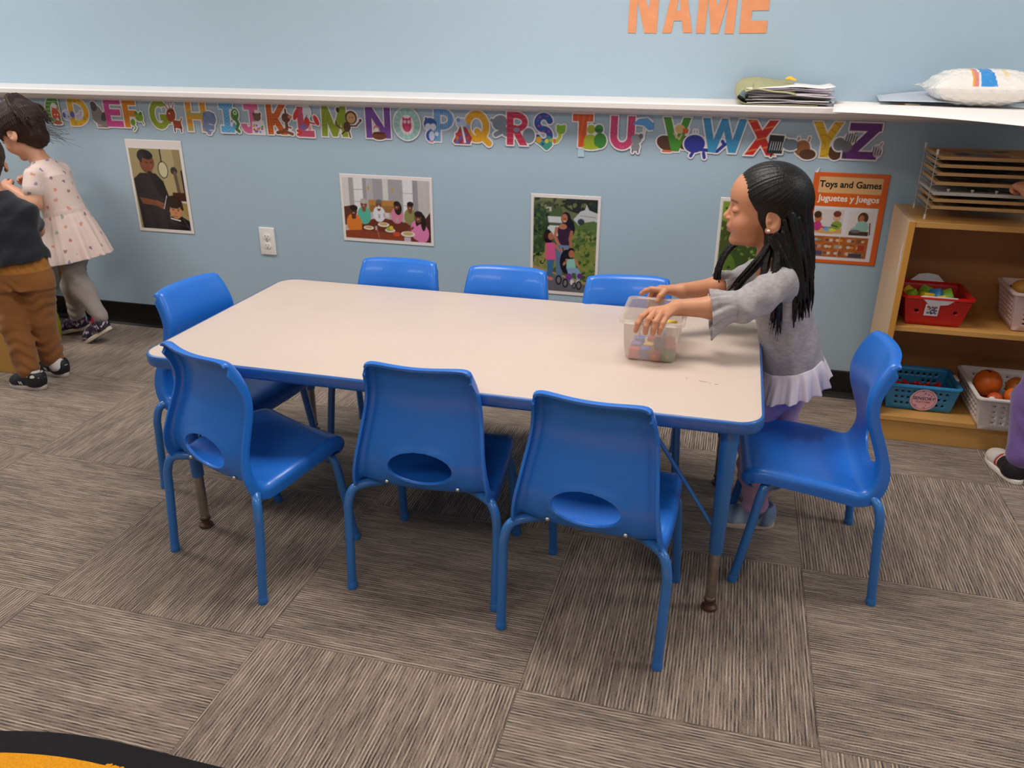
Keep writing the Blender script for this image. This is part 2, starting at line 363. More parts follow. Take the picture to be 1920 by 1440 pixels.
# ================================================================= TABLE
M_BLUE = mat('blue_shell_plastic', '#1f70d2', rough=0.36, coat=0.12, bump=0.05, bscale=900)
M_BLUEP = mat('blue_powder_coat', '#2c6fb8', rough=0.3, coat=0.25)
M_EDGE = mat('blue_table_edge', '#2a62ae', rough=0.33, coat=0.2, vary=0.05, vscale=30)
M_CHROME = mat('worn_chrome', '#a79e95', rough=0.28, metal=0.9, vary=0.15, vscale=40)
M_GLIDE = mat('brown_glide', '#4a2b20', rough=0.45)
M_STEEL = mat('screw_steel', '#c8c4c0', rough=0.3, metal=1)
TZ = 0.53; TX0, TX1, TY0, TY1 = 0.127, 1.668, 0.318, 1.068
def table():
    cx, cy = (TX0+TX1)/2, (TY0+TY1)/2
    e = empty('activity_table', (cx, cy, 0), 0, 'long beige-topped activity table with blue edge and chrome-footed legs', 'table')
    W, D = TX1-TX0, TY1-TY0
    mt = mat('beige_laminate', '#d2c0b3', rough=0.42, vary=0.02, vscale=5)
    b = B(); b.prism(rrect(W-0.012, D-0.012, 0.055), TZ-0.02, TZ, 0.001); b.obj('table_top', mt, e)
    out = rrect(W, D, 0.06, 10); prof_ = [(0, -0.001), (-0.001, 0.0), (-0.006, 0.0003), (-0.008, -0.001)]
    # rounded edge band
    vs = []; fs = []; ring = [(0.007, 0.0004), (0.003, 0.0), (0.0008, -0.003), (0.0, -0.008), (0.0, -0.022), (0.003, -0.029), (0.008, -0.032), (0.03, -0.032)]
    for ins, z in ring:
        for x, y in rrect(W-2*ins, D-2*ins, max(0.06-ins, 0.03), 10): vs.append((x, y, TZ+z))
    n = len(out)
    for a in range(len(ring)-1):
        for k in range(n): fs.append((a*n+k, a*n+(k+1) % n, (a+1)*n+(k+1) % n, (a+1)*n+k))
    obj('edge_band', M('edge', vs, fs), e, M_EDGE)
    b = B(); b.prism(rrect(W-0.05, D-0.05, 0.04), TZ-0.034, TZ-0.022); b.obj('underside', mat('underside_board', '#6b5a48', rough=0.8), e)
    g = B(); g.prism([(0.0, 0), (0.008, 0.002), (0.014, -0.003), (0.018, -0.009), (0.008, -0.013), (0.003, -0.008)], 0, 0.0005, mtx=Matrix.Translation((0.93-cx, TY0-cy-0.0001, TZ-0.012)) @ Matrix.Rotation(PI/2, 4, 'X'))
    tag(g.obj('paint_mark', mat('green_paint_mark', '#1c7a4a', rough=0.5), e), 'small green paint smudge on the blue edge')
    for x, y, w in ((1.53, 0.53, 0.02), (1.56, 0.522, 0.008), (1.545, 0.525, 0.005), (1.49, 0.54, 0.004), (1.42, 0.60, 0.003)):
        b = B(); b.prism([(x-cx-w/2, y-cy-0.0015), (x-cx+w/2, y-cy-0.0025), (x-cx+w/2, y-cy+0.001), (x-cx-w/2, y-cy+0.002)], TZ, TZ+0.0002)
        b.obj('scuff', mat('grey_scuff', '#9a8f8a', rough=0.6), e)
    for lx, ly, sx, sy in ((0.21, 0.372, 1, 1), (1.60, 0.379, -1, 1), (0.219, 1.001, 1, -1), (1.60, 1.001, -1, -1)):
        x, y = lx-cx, ly-cy
        b = B(); b.tube([(x, y, TZ-0.034), (x, y, 0.165), (x, y, 0.163)], [0.0205, 0.0165, 0.015], 20)
        lg = b.obj('leg', M_BLUEP, e)
        b = B(); b.tube([(x, y, 0.17), (x, y, 0.034)], [0.0135, 0.0125], 18); b.cyl((x, y, 0.036), (x, y, 0.03), 0.0138, seg=18); tag(b.obj('leg_extension', M_CHROME, lg), 'worn chrome lower leg tube')
        b = B(); b.lathe([(0.0, 0.0), (0.017, 0.0), (0.0195, 0.004), (0.0185, 0.009), (0.011, 0.014), (0.010, 0.020), (0.0145, 0.026), (0.0145, 0.031), (0.0, 0.033)], 20, Matrix.Translation((x, y, 0))); b.obj('glide', M_GLIDE, lg)
        for tx, ty in ((0.19*sx, 0), (0, 0.17*sy)):
            b = B(); b.tube([(x+tx*0.02, y+ty*0.02, 0.225), (x+tx*0.12, y+ty*0.12, 0.245), (x+tx, y+ty, TZ-0.036)], 0.0048, 10); b.obj('brace', M_BLUEP, lg)
table()

# ================================================================= CHAIRS
def shell_mesh():
    prof_ = [(.150, .258), (.163, .270), (.166, .288), (.152, .304), (.115, .311), (.055, .305), (-.01, .295), (-.062, .284), (-.098, .279), (-.124, .290), (-.140, .318), (-.146, .352), (-.142, .388), (-.126, .432), (-.111, .475), (-.108, .518), (-.119, .560), (-.132, .588), (-.139, .599), (-.149, .605), (-.160, .604)]
    hw_ = [.128, .140, .148, .154, .160, .166, .170, .171, .169, .166, .163, .158, .152, .146, .140, .135, .130, .126, .124, .122, .120]
    P = np.array(smooth_path([(a, b, c) for (a, b), c in zip(prof_, hw_)], 6)); n = len(P)
    seg = np.r_[0, np.cumsum(np.hypot(np.diff(P[:, 0]), np.diff(P[:, 1])))]
    z345 = seg[np.argmin(np.abs(P[:, 1]-0.352) + (P[:, 0] > -0.05)*1)]
    nu = 57; U = np.linspace(-1, 1, nu); U = np.sign(U)*(1-(1-np.abs(U))**1.35)
    T = np.gradient(P[:, :2], axis=0); T /= np.linalg.norm(T, axis=1)[:, None]
    Nn = np.stack([-T[:, 1], T[:, 0]], 1)                    # away from the sitter: down under the seat, rearwards behind the back
    Nn = Nn[np.clip(np.arange(n), 14, n-22)]
    V = np.zeros((n, nu, 3)); Wd = np.zeros((n, nu, 2))
    for i in range(n):
        y, z, w = P[i]; s = seg[i]/seg[-1]
        back = np.clip((z-0.285)/0.10, 0, 1) if y < -0.06 else 0.0
        corner = np.clip(1-abs(s-0.40)/0.22, 0, 1)
        lip = max(np.clip((i-(n-16))/12, 0, 1), np.clip((14-i)/12, 0, 1)); dmax = (0.030+0.008*corner)*(1-0.75*lip)
        for j, u in enumerate(U):
            uu = abs(u); t = np.clip((uu-0.82)/0.18, 0, 1); r_ = 0.016
            xi = w-r_; x = uu/0.82*xi if uu < 0.82 else xi + r_*math.sin(min(t*1.8, 1)*PI/2)
            dep = (r_*(1-math.cos(min(t*1.8, 1)*PI/2)) + max(0, t-0.555)/0.445*(dmax-r_*0.8))*(1-0.6*lip)
            cup = (0.010+0.018*back+0.012*corner)*u*u
            yy = y + Nn[i, 0]*(dep-cup); zz = z + Nn[i, 1]*(dep-cup)
            zz -= (0.010*uu*uu + 0.012*uu**6)*np.clip((s-0.80)/0.20, 0, 1)
            yy -= 0.014*uu**3*np.clip((0.10-s)/0.10, 0, 1)
            V[i, j] = (math.copysign(x, u), yy, zz); Wd[i, j] = (math.copysign(x, u), seg[i])
    idx = np.arange(n*nu).reshape(n, nu); a, b = 0.078, 0.041
    q = (Wd - np.array([0, z345]))/np.array([a, b]); r = np.linalg.norm(q, axis=2)
    Q = np.stack([idx[:-1, :-1], idx[:-1, 1:], idx[1:, 1:], idx[1:, :-1]], -1).reshape(-1, 4)
    rc = r.reshape(-1)[Q].mean(1); Qk = Q[rc > 1.0]; rem = Q[rc <= 1.0]; bv = np.intersect1d(np.unique(Qk), np.unique(rem))
    Vf = V.reshape(-1, 3)
    # snap the rim of the handle hole onto the ellipse by interpolating the surface
    for vi in bv:
        i, j = divmod(vi, nu); qq = q[i, j]/max(r[i, j], 1e-6); tx, ts = qq[0]*a, z345+qq[1]*b
        ii = np.interp(ts, seg, np.arange(n)); i0 = int(ii); f_ = ii-i0; i1 = min(i0+1, n-1)
        def at(i_): 
            jj = float(np.interp(tx, V[i_, :, 0], np.arange(nu))); j0 = int(jj); g = jj-j0; return V[i_, j0]*(1-g)+V[i_, min(j0+1, nu-1)]*g
        Vf[vi] = at(i0)*(1-f_)+at(i1)*f_
    # small flange around the hole pushed rearwards
    rr = r.reshape(-1); near = (rr < 1.35) & (rr > 0.9)
    Vf[near, 1] -= 0.004*np.clip((1.35-rr[near])/0.3, 0, 1)
    used = np.unique(Qk); rm = -np.ones(n*nu, int); rm[used] = np.arange(len(used))
    return M('seat_shell', Vf[used], rm[Qk]), None
def make_chair():
    e = empty('school_chair')
    me, _ = shell_mesh(); sh = obj('seat_shell', me, e, M_BLUE)
    md = sh.modifiers.new('thick', 'SOLIDIFY'); md.thickness = 0.0065; md.offset = 0
    md = sh.modifiers.new('round', 'BEVEL'); md.width = 0.0022; md.segments = 2; md.limit_method = 'ANGLE'; md.angle_limit = math.radians(50)
    for sx in (-1, 1):
        b = B(); b.lathe([(0, 0.0065), (0.0035, 0.006), (0.0058, 0.003), (0.006, 0)], 14, Matrix.Translation((0.088*sx, -0.1325, 0.302)) @ Matrix.Rotation(math.radians(125), 4, 'X')); b.obj('screw', M_STEEL, e)
        rear = smooth_path([(.05*sx, -.045, .267), (.100*sx, -.072, .269), (.145*sx, -.116, .280), (.173*sx, -.139, .273), (.185*sx, -.149, .235), (.186*sx, -.153, .18), (.185*sx, -.168, .0)], 6)
        front = smooth_path([(.05*sx, .085, .282), (.105*sx, .098, .283), (.136*sx, .108, .278), (.152*sx, .118, .262), (.157*sx, .124, .235), (.160*sx, .134, .17), (.165*sx, .163, .0)], 6)
        for path in (rear, front):
            lg = B().tube(path, 0.0112, 14).obj('leg', M_BLUEP, e)
            p, q = np.array(path[-1]), np.array(path[-4]); d = (q-p)/np.linalg.norm(q-p)
            B().tube([p-d*0.0+np.array([0, 0, .0005]), p+d*0.004, p+d*0.017, p+d*0.019], [0.0120, 0.0126, 0.0123, 0.0114], 14).obj('foot_cap', M_BLUEP, lg)
    for y, z in ((-.045, .267), (.085, .283)):
        B().tube([(-.06, y, z), (.06, y, z)], 0.011, 12).obj('crossbar', M_BLUEP, e)
    return e
CH = [((0.432, 0.336), -21.3, 'blue plastic school chair at the near left of the table, turned inward', 'chairs'),
      ((0.908, 0.398), 2.0, 'blue plastic school chair at the middle of the near side of the table'),
      ((1.332, 0.325), -6.0, 'blue plastic school chair at the right end of the near side of the table'),
      ((1.809, 0.679), 92.1, 'blue plastic school chair at the right end of the table, beside the girl in grey'),
      ((0.149, 0.691), -97.0, 'blue plastic school chair tucked under the left end of the table'),
      ((0.53, 0.985), 183.0, 'blue plastic school chair on the wall side, first from the left'),
      ((0.892, 0.985), 181.0, 'blue plastic school chair on the wall side, second from the left'),
      ((1.290, 0.985), 188.6, 'blue plastic school chair on the wall side, nearest the girl in grey')]
proto = make_chair()
for k, c in enumerate(CH):
    o = proto if k == 0 else copy_tree(proto)
    o.location = (*c[0][:2], 0); o.rotation_euler = (0, 0, math.radians(c[1])); tag(o, c[2], 'chair', 'blue chairs around the activity table')

# ================================================================= WALL ART
def card(name, art, x0, z1, x1, z0, label, cat, m=M_GLOSSPRINT, group=None, border=None, yy=WY-0.0015):
    """top-level card on the wall; its origin at the card's lower left corner"""
    me = art.mesh(name, (x1-x0)/art.w, (z1-z0)/art.h, (0, z1-z0), 0.0008, border)
    o = obj(name, me, None, m, (x0, yy, z0)); return tag(o, label, cat, group)

# ---- alphabet cut-outs. Unit: letter height = 60, y down, origin at the letter box's top left
LET = {  # box in wall coordinates x0,x1,z0,z1
 'A': (-1.713, -1.625, .905, 1.029), 'B': (-1.578, -1.500, .907, 1.029), 'C': (-1.410, -1.335, .915, 1.028), 'D': (-1.292, -1.190, .908, 1.028), 'E': (-1.105, -1.020, .910, 1.028),
 'F': (-1.010, -.943, .910, 1.027), 'G': (-.881, -.785, .907, 1.026), 'H': (-.701, -.605, .904, 1.025), 'I': (-.540, -.477, .904, 1.024), 'J': (-.444, -.365, .903, 1.023),
 'K': (-.323, -.232, .903, 1.021), 'L': (-.184, -.112, .898, 1.014), 'M': (-.081, .036, .903, 1.022), 'N': (.115, .220, .903, 1.021), 'O': (.235, .345, .901, 1.021),
 'P': (.402, .482, .899, 1.021), 'Q': (.524, .626, .897, 1.018), 'R': (.696, .780, .897, 1.017), 'S': (.805, .872, .900, 1.016), 'T': (.950, 1.026, .898, 1.016),
 'U': (1.092, 1.181, .895, 1.013), 'V': (1.280, 1.382, .895, 1.013), 'W': (1.422, 1.573, .897, 1.014), 'X': (1.571, 1.686, .893, 1.012), 'Y': (1.794, 1.897, .894, 1.012), 'Z': (1.910, 2.019, .892, 1.012)}
def arc(cx, cy, rx, ry, a0, a1, n=20): return [(cx+rx*math.cos(math.radians(a0+(a1-a0)*k/n)), cy+ry*math.sin(math.radians(a0+(a1-a0)*k/n))) for k in range(n+1)]
def letter_d(a, L, ox, oy, w, h=60.0, t=13.0):
    """distance field of a bold capital in the box (ox,oy,w,h)"""
    X = lambda u: ox+u*w
    Y = lambda u: oy+u*h
    R = lambda x0, y0, x1, y1: a.d_poly([(x0, y0), (x1, y0), (x1, y1), (x0, y1)])
    P = lambda pts: a.d_poly([(ox+x, oy+y) for x, y in pts])
    mn = lambda *d: np.minimum.reduce(d)
    clip = lambda d: np.maximum(d, R(ox, oy, ox+w, oy+h))
    bar = lambda x0, x1, y0: R(x0, y0, x1, y0+t)
    def ring(cx, cy, rx, ry, tt): return np.maximum(a.d_ell(cx, cy, rx, ry), -a.d_ell(cx, cy, rx-tt, ry-tt))
    l, r, b = ox, ox+w, oy+h
    if L == 'A': return mn(P([(0, h), (w*.36, 0), (w*.64, 0), (w, h), (w-t, h), (w*.5, 14), (t, h)]), np.maximum(R(l, oy+36, r, oy+36+t*.8), P([(0, h), (w*.36, 0), (w*.64, 0), (w, h)])))
    if L == 'B': return mn(R(l, oy, l+t, b), np.maximum(ring(l+w*.45, oy+16, w*.5, 16, t*.8), -R(l-30, oy-5, l+t*.5, b)), np.maximum(ring(l+w*.45, oy+43, w*.55, 17, t*.8), -R(l-30, oy-5, l+t*.5, b)))
    if L == 'C': return np.maximum(ring(l+w*.62, oy+30, w*.62, 30, t*1.05), R(l-5, oy-5, l+w*.95, b+5))
    if L == 'D': return np.maximum(np.maximum(mn(R(l, oy, l+w*.35, b), a.d_ell(l+w*.30, oy+30, w*.70, 30)), R(l, oy, r+3, b)), -np.maximum(a.d_ell(l+w*.36, oy+30, w*.40, 18), R(l+t, oy, r, b)))
    if L == 'E': return mn(R(l, oy, l+t*1.1, b), bar(l, r, oy), bar(l, r-3, oy+23), bar(l, r+1, b-t))
    if L == 'F': return mn(R(l, oy, l+t*1.1, b), bar(l, r, oy), bar(l, r-2, oy+24))
    if L == 'G': return mn(np.maximum(ring(l+w*.5, oy+30, w*.5, 30, t), -P([(w*.62, 14), (w+6, 10), (w+6, 30), (w*.62, 30)])), bar(l+w*.52, r+2, oy+29), R(r-t+2, oy+29, r+2, oy+48))
    if L == 'H': return mn(R(l, oy, l+t, b), R(r-t, oy, r, b), bar(l, r, oy+23))
    if L == 'I': return mn(R(l+w*.5-t*.55, oy, l+w*.5+t*.55, b), bar(l, r, oy), bar(l, r, b-t))
    if L == 'J': return mn(R(l+w*.52, oy, l+w*.52+t, oy+44), bar(l+w*.22, r+2, oy), np.maximum(ring(l+w*.52+t-17, oy+43, 17, 17, t), R(l-9, oy+41, r+9, b+2)))
    if L == 'K': return mn(R(l, oy, l+t, b), clip(a.d_line([(l+t, oy+36), (r-4, oy-6)], t)), clip(a.d_line([(l+t+3, oy+24), (r-5, b+6)], t)))
    if L == 'L': return mn(R(l, oy, l+t*1.1, b), bar(l, r, b-t))
    if L == 'M': return clip(mn(a.d_line([(l+t*.5, b+4), (l+w*.17, oy-4)], t), a.d_line([(r-t*.5, b+4), (r-w*.17, oy-4)], t), a.d_line([(l+w*.14, oy-2), (l+w*.5, b-4)], t), a.d_line([(r-w*.14, oy-2), (l+w*.5, b-4)], t)))
    if L == 'N': return clip(mn(R(l, oy, l+t, b), R(r-t, oy, r, b), a.d_line([(l+5, oy-3), (r-5, b+3)], t)))
    if L == 'O': return ring(l+w*.5, oy+30, w*.5, 30, t)
    if L == 'P': return mn(R(l, oy, l+t, b), np.maximum(ring(l+w*.42, oy+19, w*.58, 19, t*.85), R(l+t*.6, oy-1, r+5, b)))
    if L == 'Q': return mn(ring(l+w*.5, oy+29, w*.5, 29, t), a.d_line([(l+w*.52, oy+38), (r-1, b-1)], t*.9))
    if L == 'R': return mn(R(l, oy, l+t, b), np.maximum(ring(l+w*.42, oy+18, w*.55, 18, t*.85), R(l+t*.6, oy-1, r+5, b)), clip(a.d_line([(l+w*.38, oy+30), (r-6, b+5)], t)))
    if L == 'S': return mn(a.d_line(arc(l+w*.5, oy+18, w*.36, 12, -20, -180)+arc(l+w*.5, oy+18, w*.36, 12, 180, 90, 8)+arc(l+w*.5, oy+42, w*.36, 12, -90, 0, 8)+arc(l+w*.5, oy+42, w*.36, 12, 0, 160), t*.95))
    if L == 'T': return mn(bar(l, r, oy), R(l+w*.5-t*.6, oy, l+w*.5+t*.6, b))
    if L == 'U': return mn(R(l, oy, l+t, oy+36), R(r-t, oy, r, oy+36), np.maximum(ring(l+w*.5, oy+36, w*.5, 24, t), R(l-2, oy+35, r+2, b+2)))
    if L == 'V': return clip(mn(a.d_line([(l+t*.5, oy-4), (l+w*.5, b)], t), a.d_line([(r-t*.5, oy-4), (l+w*.5, b)], t)))
    if L == 'W': return clip(mn(a.d_line([(l+t*.4, oy-4), (l+w*.27, b)], t), a.d_line([(l+w*.27, b), (l+w*.5, oy+2)], t*.9), a.d_line([(l+w*.5, oy+2), (l+w*.73, b)], t*.9), a.d_line([(l+w*.73, b), (r-t*.4, oy-4)], t)))
    if L == 'X': return clip(mn(a.d_line([(l+t*.6, oy-4), (r-t*.6, b+4)], t), a.d_line([(r-t*.6, oy-4), (l+t*.6, b+4)], t)))
    if L == 'Y': return clip(mn(a.d_line([(l+t*.5, oy-4), (l+w*.5, oy+34)], t), a.d_line([(r-t*.5, oy-4), (l+w*.5, oy+34)], t), R(l+w*.5-t*.55, oy+30, l+w*.5+t*.55, b)))
    if L == 'Z': return mn(bar(l+3, r, oy), bar(l-3, r-2, b-t), clip(a.d_line([(r-6, oy+5), (l+6, b-5)], t*1.1)))
LC = dict(A='#7a3a94', B='#e8862a', C='#55913a', D='#e8b41c', E='#cf4f96', F='#d9861f', G='#93a52a', H='#e2a52a', I='#5aa6dc', J='#dd6d9c', K='#d96f22', L='#c9506e', M='#8fa128', N='#7a4ba0', O='#9cc7c0', P='#7fb0dd', Q='#e6a91e', R='#c42a50', S='#2f4fa0', T='#d9541e', U='#cf3f74', V='#4a962c', W='#4aa3d2', X='#cc2a22', Y='#e0b41e', Z='#6a2f80')
WHAT = dict(A='a white pattern', B='its lower part behind the girl with the ponytail', C='green stripes and an orange cat', D='yellow spots and a spotted dog', E='a grey elephant', F='a green frog', G='a brown goat', H='coloured stripes and a hippo', I='a blue pattern and a green iguana', J='a jar of jellybeans', K='orange checks and a kangaroo', L='a red lobster', M='a brown monkey', N='a brown nest', O='a pink owl inside', P='a blue penguin', Q='a teddy under a patchwork quilt', R='a grey rhino', S='a spotted snake', T='two green turtles', U='a blue umbrella and a mouse', V='a brown vulture', W='a dark blue whale', X='an x-ray screen and a grey hippo', Y='a brown yak', Z='a zebra')
CN = dict(A='purple', B='orange', C='green', D='yellow', E='pink', F='orange', G='olive green', H='yellow', I='blue', J='pink', K='orange', L='rose', M='olive green', N='purple', O='mint green', P='pale blue', Q='mustard', R='crimson', S='dark blue', T='orange red', U='pink', V='green', W='blue', X='red', Y='yellow', Z='purple')
def make_letter(L):
    x0, x1, z0, z1 = LET[L]; k = 60/(z1-z0); w = (x1-x0)*k; pad = 34; W_, H_ = w+2*pad, 60+24
    a = Art(W_, H_, int(W_*1.25)); a.C[:] = H('#efe7e6'); ox, oy = pad, 8
    d = letter_d(a, L, ox, oy, w); D = []
    def cut(dd, c): a._put(dd, c, True)
    c = LC[L]; back = []
    E = lambda x, y, rx, ry, col, rot=0: cut(a.d_ell(ox+x, oy+y, rx, ry, rot), col)
    Pl = lambda pts, col: cut(a.d_poly([(ox+x, oy+y) for x, y in pts]), col)
    Ln = lambda pts, wd, col: cut(a.d_line([(ox+x, oy+y) for x, y in pts], wd), col)
    if L == 'E': E(-22, 34, 16, 20, '#8d8684', -20); E(-27, 18, 9, 10, '#57524f', -20); E(-4, 40, 7, 11, '#57524f', 20); Ln([(-32, 30), (-44, 20), (-50, 21)], 5, '#8d8684'); Pl([(-24, 50), (2, 48), (2, 62), (-24, 62)], '#8d8684'); Ln([(-24, 57), (-16, 58)], 3, '#d9a5a5')
    if L == 'R': E(-14, 20, 15, 13, '#7d8a97', -30); Ln([(-24, 20), (-30, 16)], 6, '#7d8a97'); Ln([(-22, 42), (-10, 36)], 9, '#7d8a97'); E(-2, 36, 7, 9, '#7d8a97'); E(w+1, 42, 12, 14, '#7f8d9c')
    if L == 'Y': E(-12, 46, 13, 14, '#9a6238'); E(-2, 56, 14, 9, '#5b3a25'); E(w*.5+18, 50, 12, 14, '#5b3a25'); Ln([(-22, 34), (-20, 28)], 3, '#b98a62'); Ln([(-3, 33), (-2, 27)], 3, '#b98a62'); Ln([(w*.5+30, 36), (w*.5+36, 32)], 3, '#c9a584')
    if L == 'V': E(w*.5-16, 46, 19, 13, '#5b3826', 20); E(w*.5+18, 44, 13, 12, '#5b3826', -30); Ln([(w*.5-22, 60), (w*.5-8, 60)], 4, '#e0744a')
    if L == 'W': E(-12, 46, 19, 16, '#2f3a9a'); Ln([(0, 56), (30, 58), (42, 46), (38, 40)], 6, '#2f3a9a'); Ln([(42, 46), (50, 42)], 5, '#2f3a9a'); Ln([(-14, 62), (-17, 68)], 6, '#2f3a9a'); Ln([(6, 62), (8, 70)], 6, '#2f3a9a'); Ln([(-14, 26), (-14, 22)], 2, '#8fa0c0'); Ln([(-9, 26), (-9, 22)], 2, '#8fa0c0')
    if L == 'A': pass
    cut(d, c)
    # patterns printed on the letter face
    ins = np.clip(0.5-(d+0.6)/a.px, 0, 1)[..., None]
    def pat(mask, col, al=0.8): a.C[:] = a.C*(1-ins*mask[..., None]*al) + H(col)*ins*mask[..., None]*al
    def dots(lst, col):
        m = np.zeros(a.X.shape)
        for x, y, r in lst: m = np.maximum(m, np.clip(0.5-(np.hypot(a.X-ox-x, a.Y-oy-y)-r)/a.px, 0, 1))
        pat(m, col)
    st = lambda f, s, th: (np.sin(f*2*PI/s) > th).astype(float)
    if L == 'C': pat(st(a.Y+np.sin(a.X/3)*.6, 8.5, .72), '#b9cf78')
    if L == 'D': dots([(8, 6, 6), (34, 26, 5), (38, 44, 4), (12, 55, 4)], '#a9a02a'); dots([(20, 10, 3.5), (46, 38, 3), (26, 58, 3), (30, 6, 2)], '#d6872a')
    if L == 'H': pat(st(a.Y+2*np.sin(a.X*1.2), 15, .35), '#d98a3a'); pat(st(a.Y+5+2*np.sin(a.X*1.2), 30, .8), '#8fb57a')
    if L == 'I': pat(st(a.Y+np.abs((a.X-ox-w/2))*.9, 7, .55), '#8cc8ee')
    if L == 'K': pat(st(a.X, 6, .2)*st(a.Y, 6, -2), '#b9471c', .5); pat(st(a.Y, 6, .2), '#b9471c', .5); dots([(6, 10, 1), (20, 30, 1), (30, 52, 1), (9, 44, 1)], '#33201a')
    if L in 'MQ': dots([(random.uniform(0, w), random.uniform(0, 60), 1.0) for _ in range(34)], '#6b6a1c' if L == 'M' else '#b97a1a')
    if L == 'P': pat(st(a.X, 4.2, .1), '#4f86c4')
    if L == 'W': pat(st(a.Y+2.2*np.abs(((a.X-ox) % 9)-4.5), 5.5, .55), '#1f6ea6')
    if L == 'X': pat(st(a.Y+a.X*.25, 17, .86), '#e68a3a')
    if L == 'R': pat(st(a.Y+np.sin(a.X/5), 9, .82), '#dd5568')
    if L == 'S': dots([(10, 8, 2.5), (20, 20, 3), (8, 24, 2.2), (28, 34, 2.2), (16, 34, 2.4), (30, 46, 2), (24, 5, 2)], '#b8489a'); dots([(18, 12, 2), (26, 44, 2.2), (6, 14, 1.8), (14, 26, 1.6)], '#5c7ad0')
    if L == 'T': pat(st(a.X+a.Y*.2, 11, .75), '#e87a32', .6)
    if L in 'EU': dots([(random.uniform(0, w), random.uniform(0, 60), .8) for _ in range(40)], '#e88abc')
    if L == 'Y': pat((np.abs(np.hypot(a.X-ox-20, a.Y-oy-40) % 12-6) < .8).astype(float), '#b98a1a'); dots([(8, 12, 3), (w-8, 8, 3), (w*.5, 44, 2.5)], '#d69a3a')
    if L == 'A': dots([(w*.5, 40, 1.6), (w*.7, 24, 1.2), (w*.8, 48, 1.4)], '#f0e6f0')
    if L == 'O': pat((np.abs(d+6) < 5.2).astype(float)*st(np.arctan2(a.Y-oy-30, a.X-ox-w/2)*9, 4, .7), '#b5d8d0')
    # animals in front of the letter
    if L == 'C': E(w*.62, 36, 12, 18, '#efe7e6'); E(w*.66, 40, 11, 15, '#d9542a', -10); Pl([(w*.66-8, 30), (w*.66-8, 22), (w*.66-2, 28)], '#d9542a'); Pl([(w*.66+5, 28), (w*.66+6, 20), (w*.66+10, 28)], '#d9542a'); E(w*.66-3, 40, 2, 1.5, '#fff6ea'); E(w*.66+5, 40, 2, 1.5, '#fff6ea'); E(w*.66+2, 50, 4.5, 3.5, '#f3e3d6'); E(w*.7, 58, 12, 4, '#b9552a'); Ln([(-2, 32), (-5, 38), (0, 48), (8, 56)], 2.5, '#8a4a2a')
    if L == 'D': E(-6, 38, 12, 10, '#d3d3ea'); E(-14, 38, 4, 6, '#5a6ab0'); E(8, 36, 6, 7, '#6a68b0'); E(-3, 41, 1.3, 1.3, '#22222a'); E(24, 42, 8, 7, '#d3cfe4'); E(30, 34, 3, 6, '#c9c6e0', 20)
    if L == 'F': E(w*.62, 49, 6, 7, '#6a9a2a', 20); E(w+5, 38, 10, 8.5, '#86a82a'); E(w-2, 29, 4, 4, '#4f8a2c'); E(w+10, 30, 4, 4, '#4f8a2c'); Ln([(w*.62, 54), (w*.62+6, 60), (w*.62, 66)], 2.5, '#5a8a2c'); Ln([(w+12, 46), (w+14, 52)], 2.5, '#86a82a')
    if L == 'G': E(w+4, 30, 11, 14, '#a5482a', 15); Ln([(w-2, 18), (w-8, 8)], 2, '#6b3020'); Ln([(w+4, 16), (w+2, 5)], 2, '#6b3020'); Ln([(w+9, 18), (w+14, 8)], 2, '#6b3020'); Ln([(w-1, 22), (w+12, 20)], 3, '#6b3020'); Pl([(w+6, 40), (w+26, 42), (w+28, 58), (w+8, 56)], '#a5482a'); Ln([(w+9, 54), (w+9, 64)], 3, '#5b2a1c'); Ln([(w+24, 54), (w+25, 64)], 3, '#5b2a1c'); Ln([(w+26, 42), (w+29, 36)], 2.5, '#a5482a'); E(w+1, 27, 1.4, 1.4, '#fff')
    if L == 'H': E(w+6, 34, 16, 15, '#7a8ab0'); E(w+2, 50, 14, 12, '#7a8ab0'); E(w-4, 25, 4, 4, '#6a7aa0'); E(w+16, 26, 4, 4, '#6a7aa0'); Ln([(w+4, 44), (w+12, 46)], 2, '#e4d6e0'); Ln([(w+4, 57), (w+12, 57)], 2, '#e4d6e0'); E(w+2, 63, 5, 3, '#8d90b0')
    if L == 'I': E(w+4, 24, 9, 12, '#4a8a3a', 10); Ln([(w+4, 30), (w+10, 42), (w+4, 52), (w+10, 57)], 7, '#4a7a3a'); E(w+5, 20, 4.5, 4.5, '#d0e0b0'); E(w+5, 20, 2, 2, '#2a5a3a'); E(w, 46, 4, 6, '#5aa0c8')
    if L == 'J': E(w*.7+10, 27, 9, 8, '#7a5a48'); E(w*.7+3, 21, 3, 3, '#6a4a3a'); E(w*.7+17, 21, 3, 3, '#6a4a3a'); Pl([(w*.7-3, 36), (w*.7+22, 36), (w*.7+24, 60), (w*.7-4, 60)], '#e8e2e6')
    if L == 'J':
        rs = random.Random(8); cs = ['#d83a3a', '#3a7ad8', '#e8c22a', '#3aa85a', '#a23ac8', '#e88a2a']
        for q in range(26): E(w*.7-1+rs.uniform(0, 22), 42+rs.uniform(0, 15), 2.2, 1.8, cs[q % 6])
    if L == 'K': E(w-2, 26, 10, 9.5, '#6b4028'); E(w+7, 24, 5, 3.5, '#c98a52'); Ln([(w-2, 18), (w-2, 10)], 4, '#6b4028'); Ln([(w-2, 36), (w-2, 48), (w-12, 54), (w-24, 56)], 7, '#7a4a2c'); Ln([(w, 44), (w+8, 46)], 3, '#7a4a2c'); Ln([(w-4, 54), (w+10, 58)], 6, '#8a4f2c')
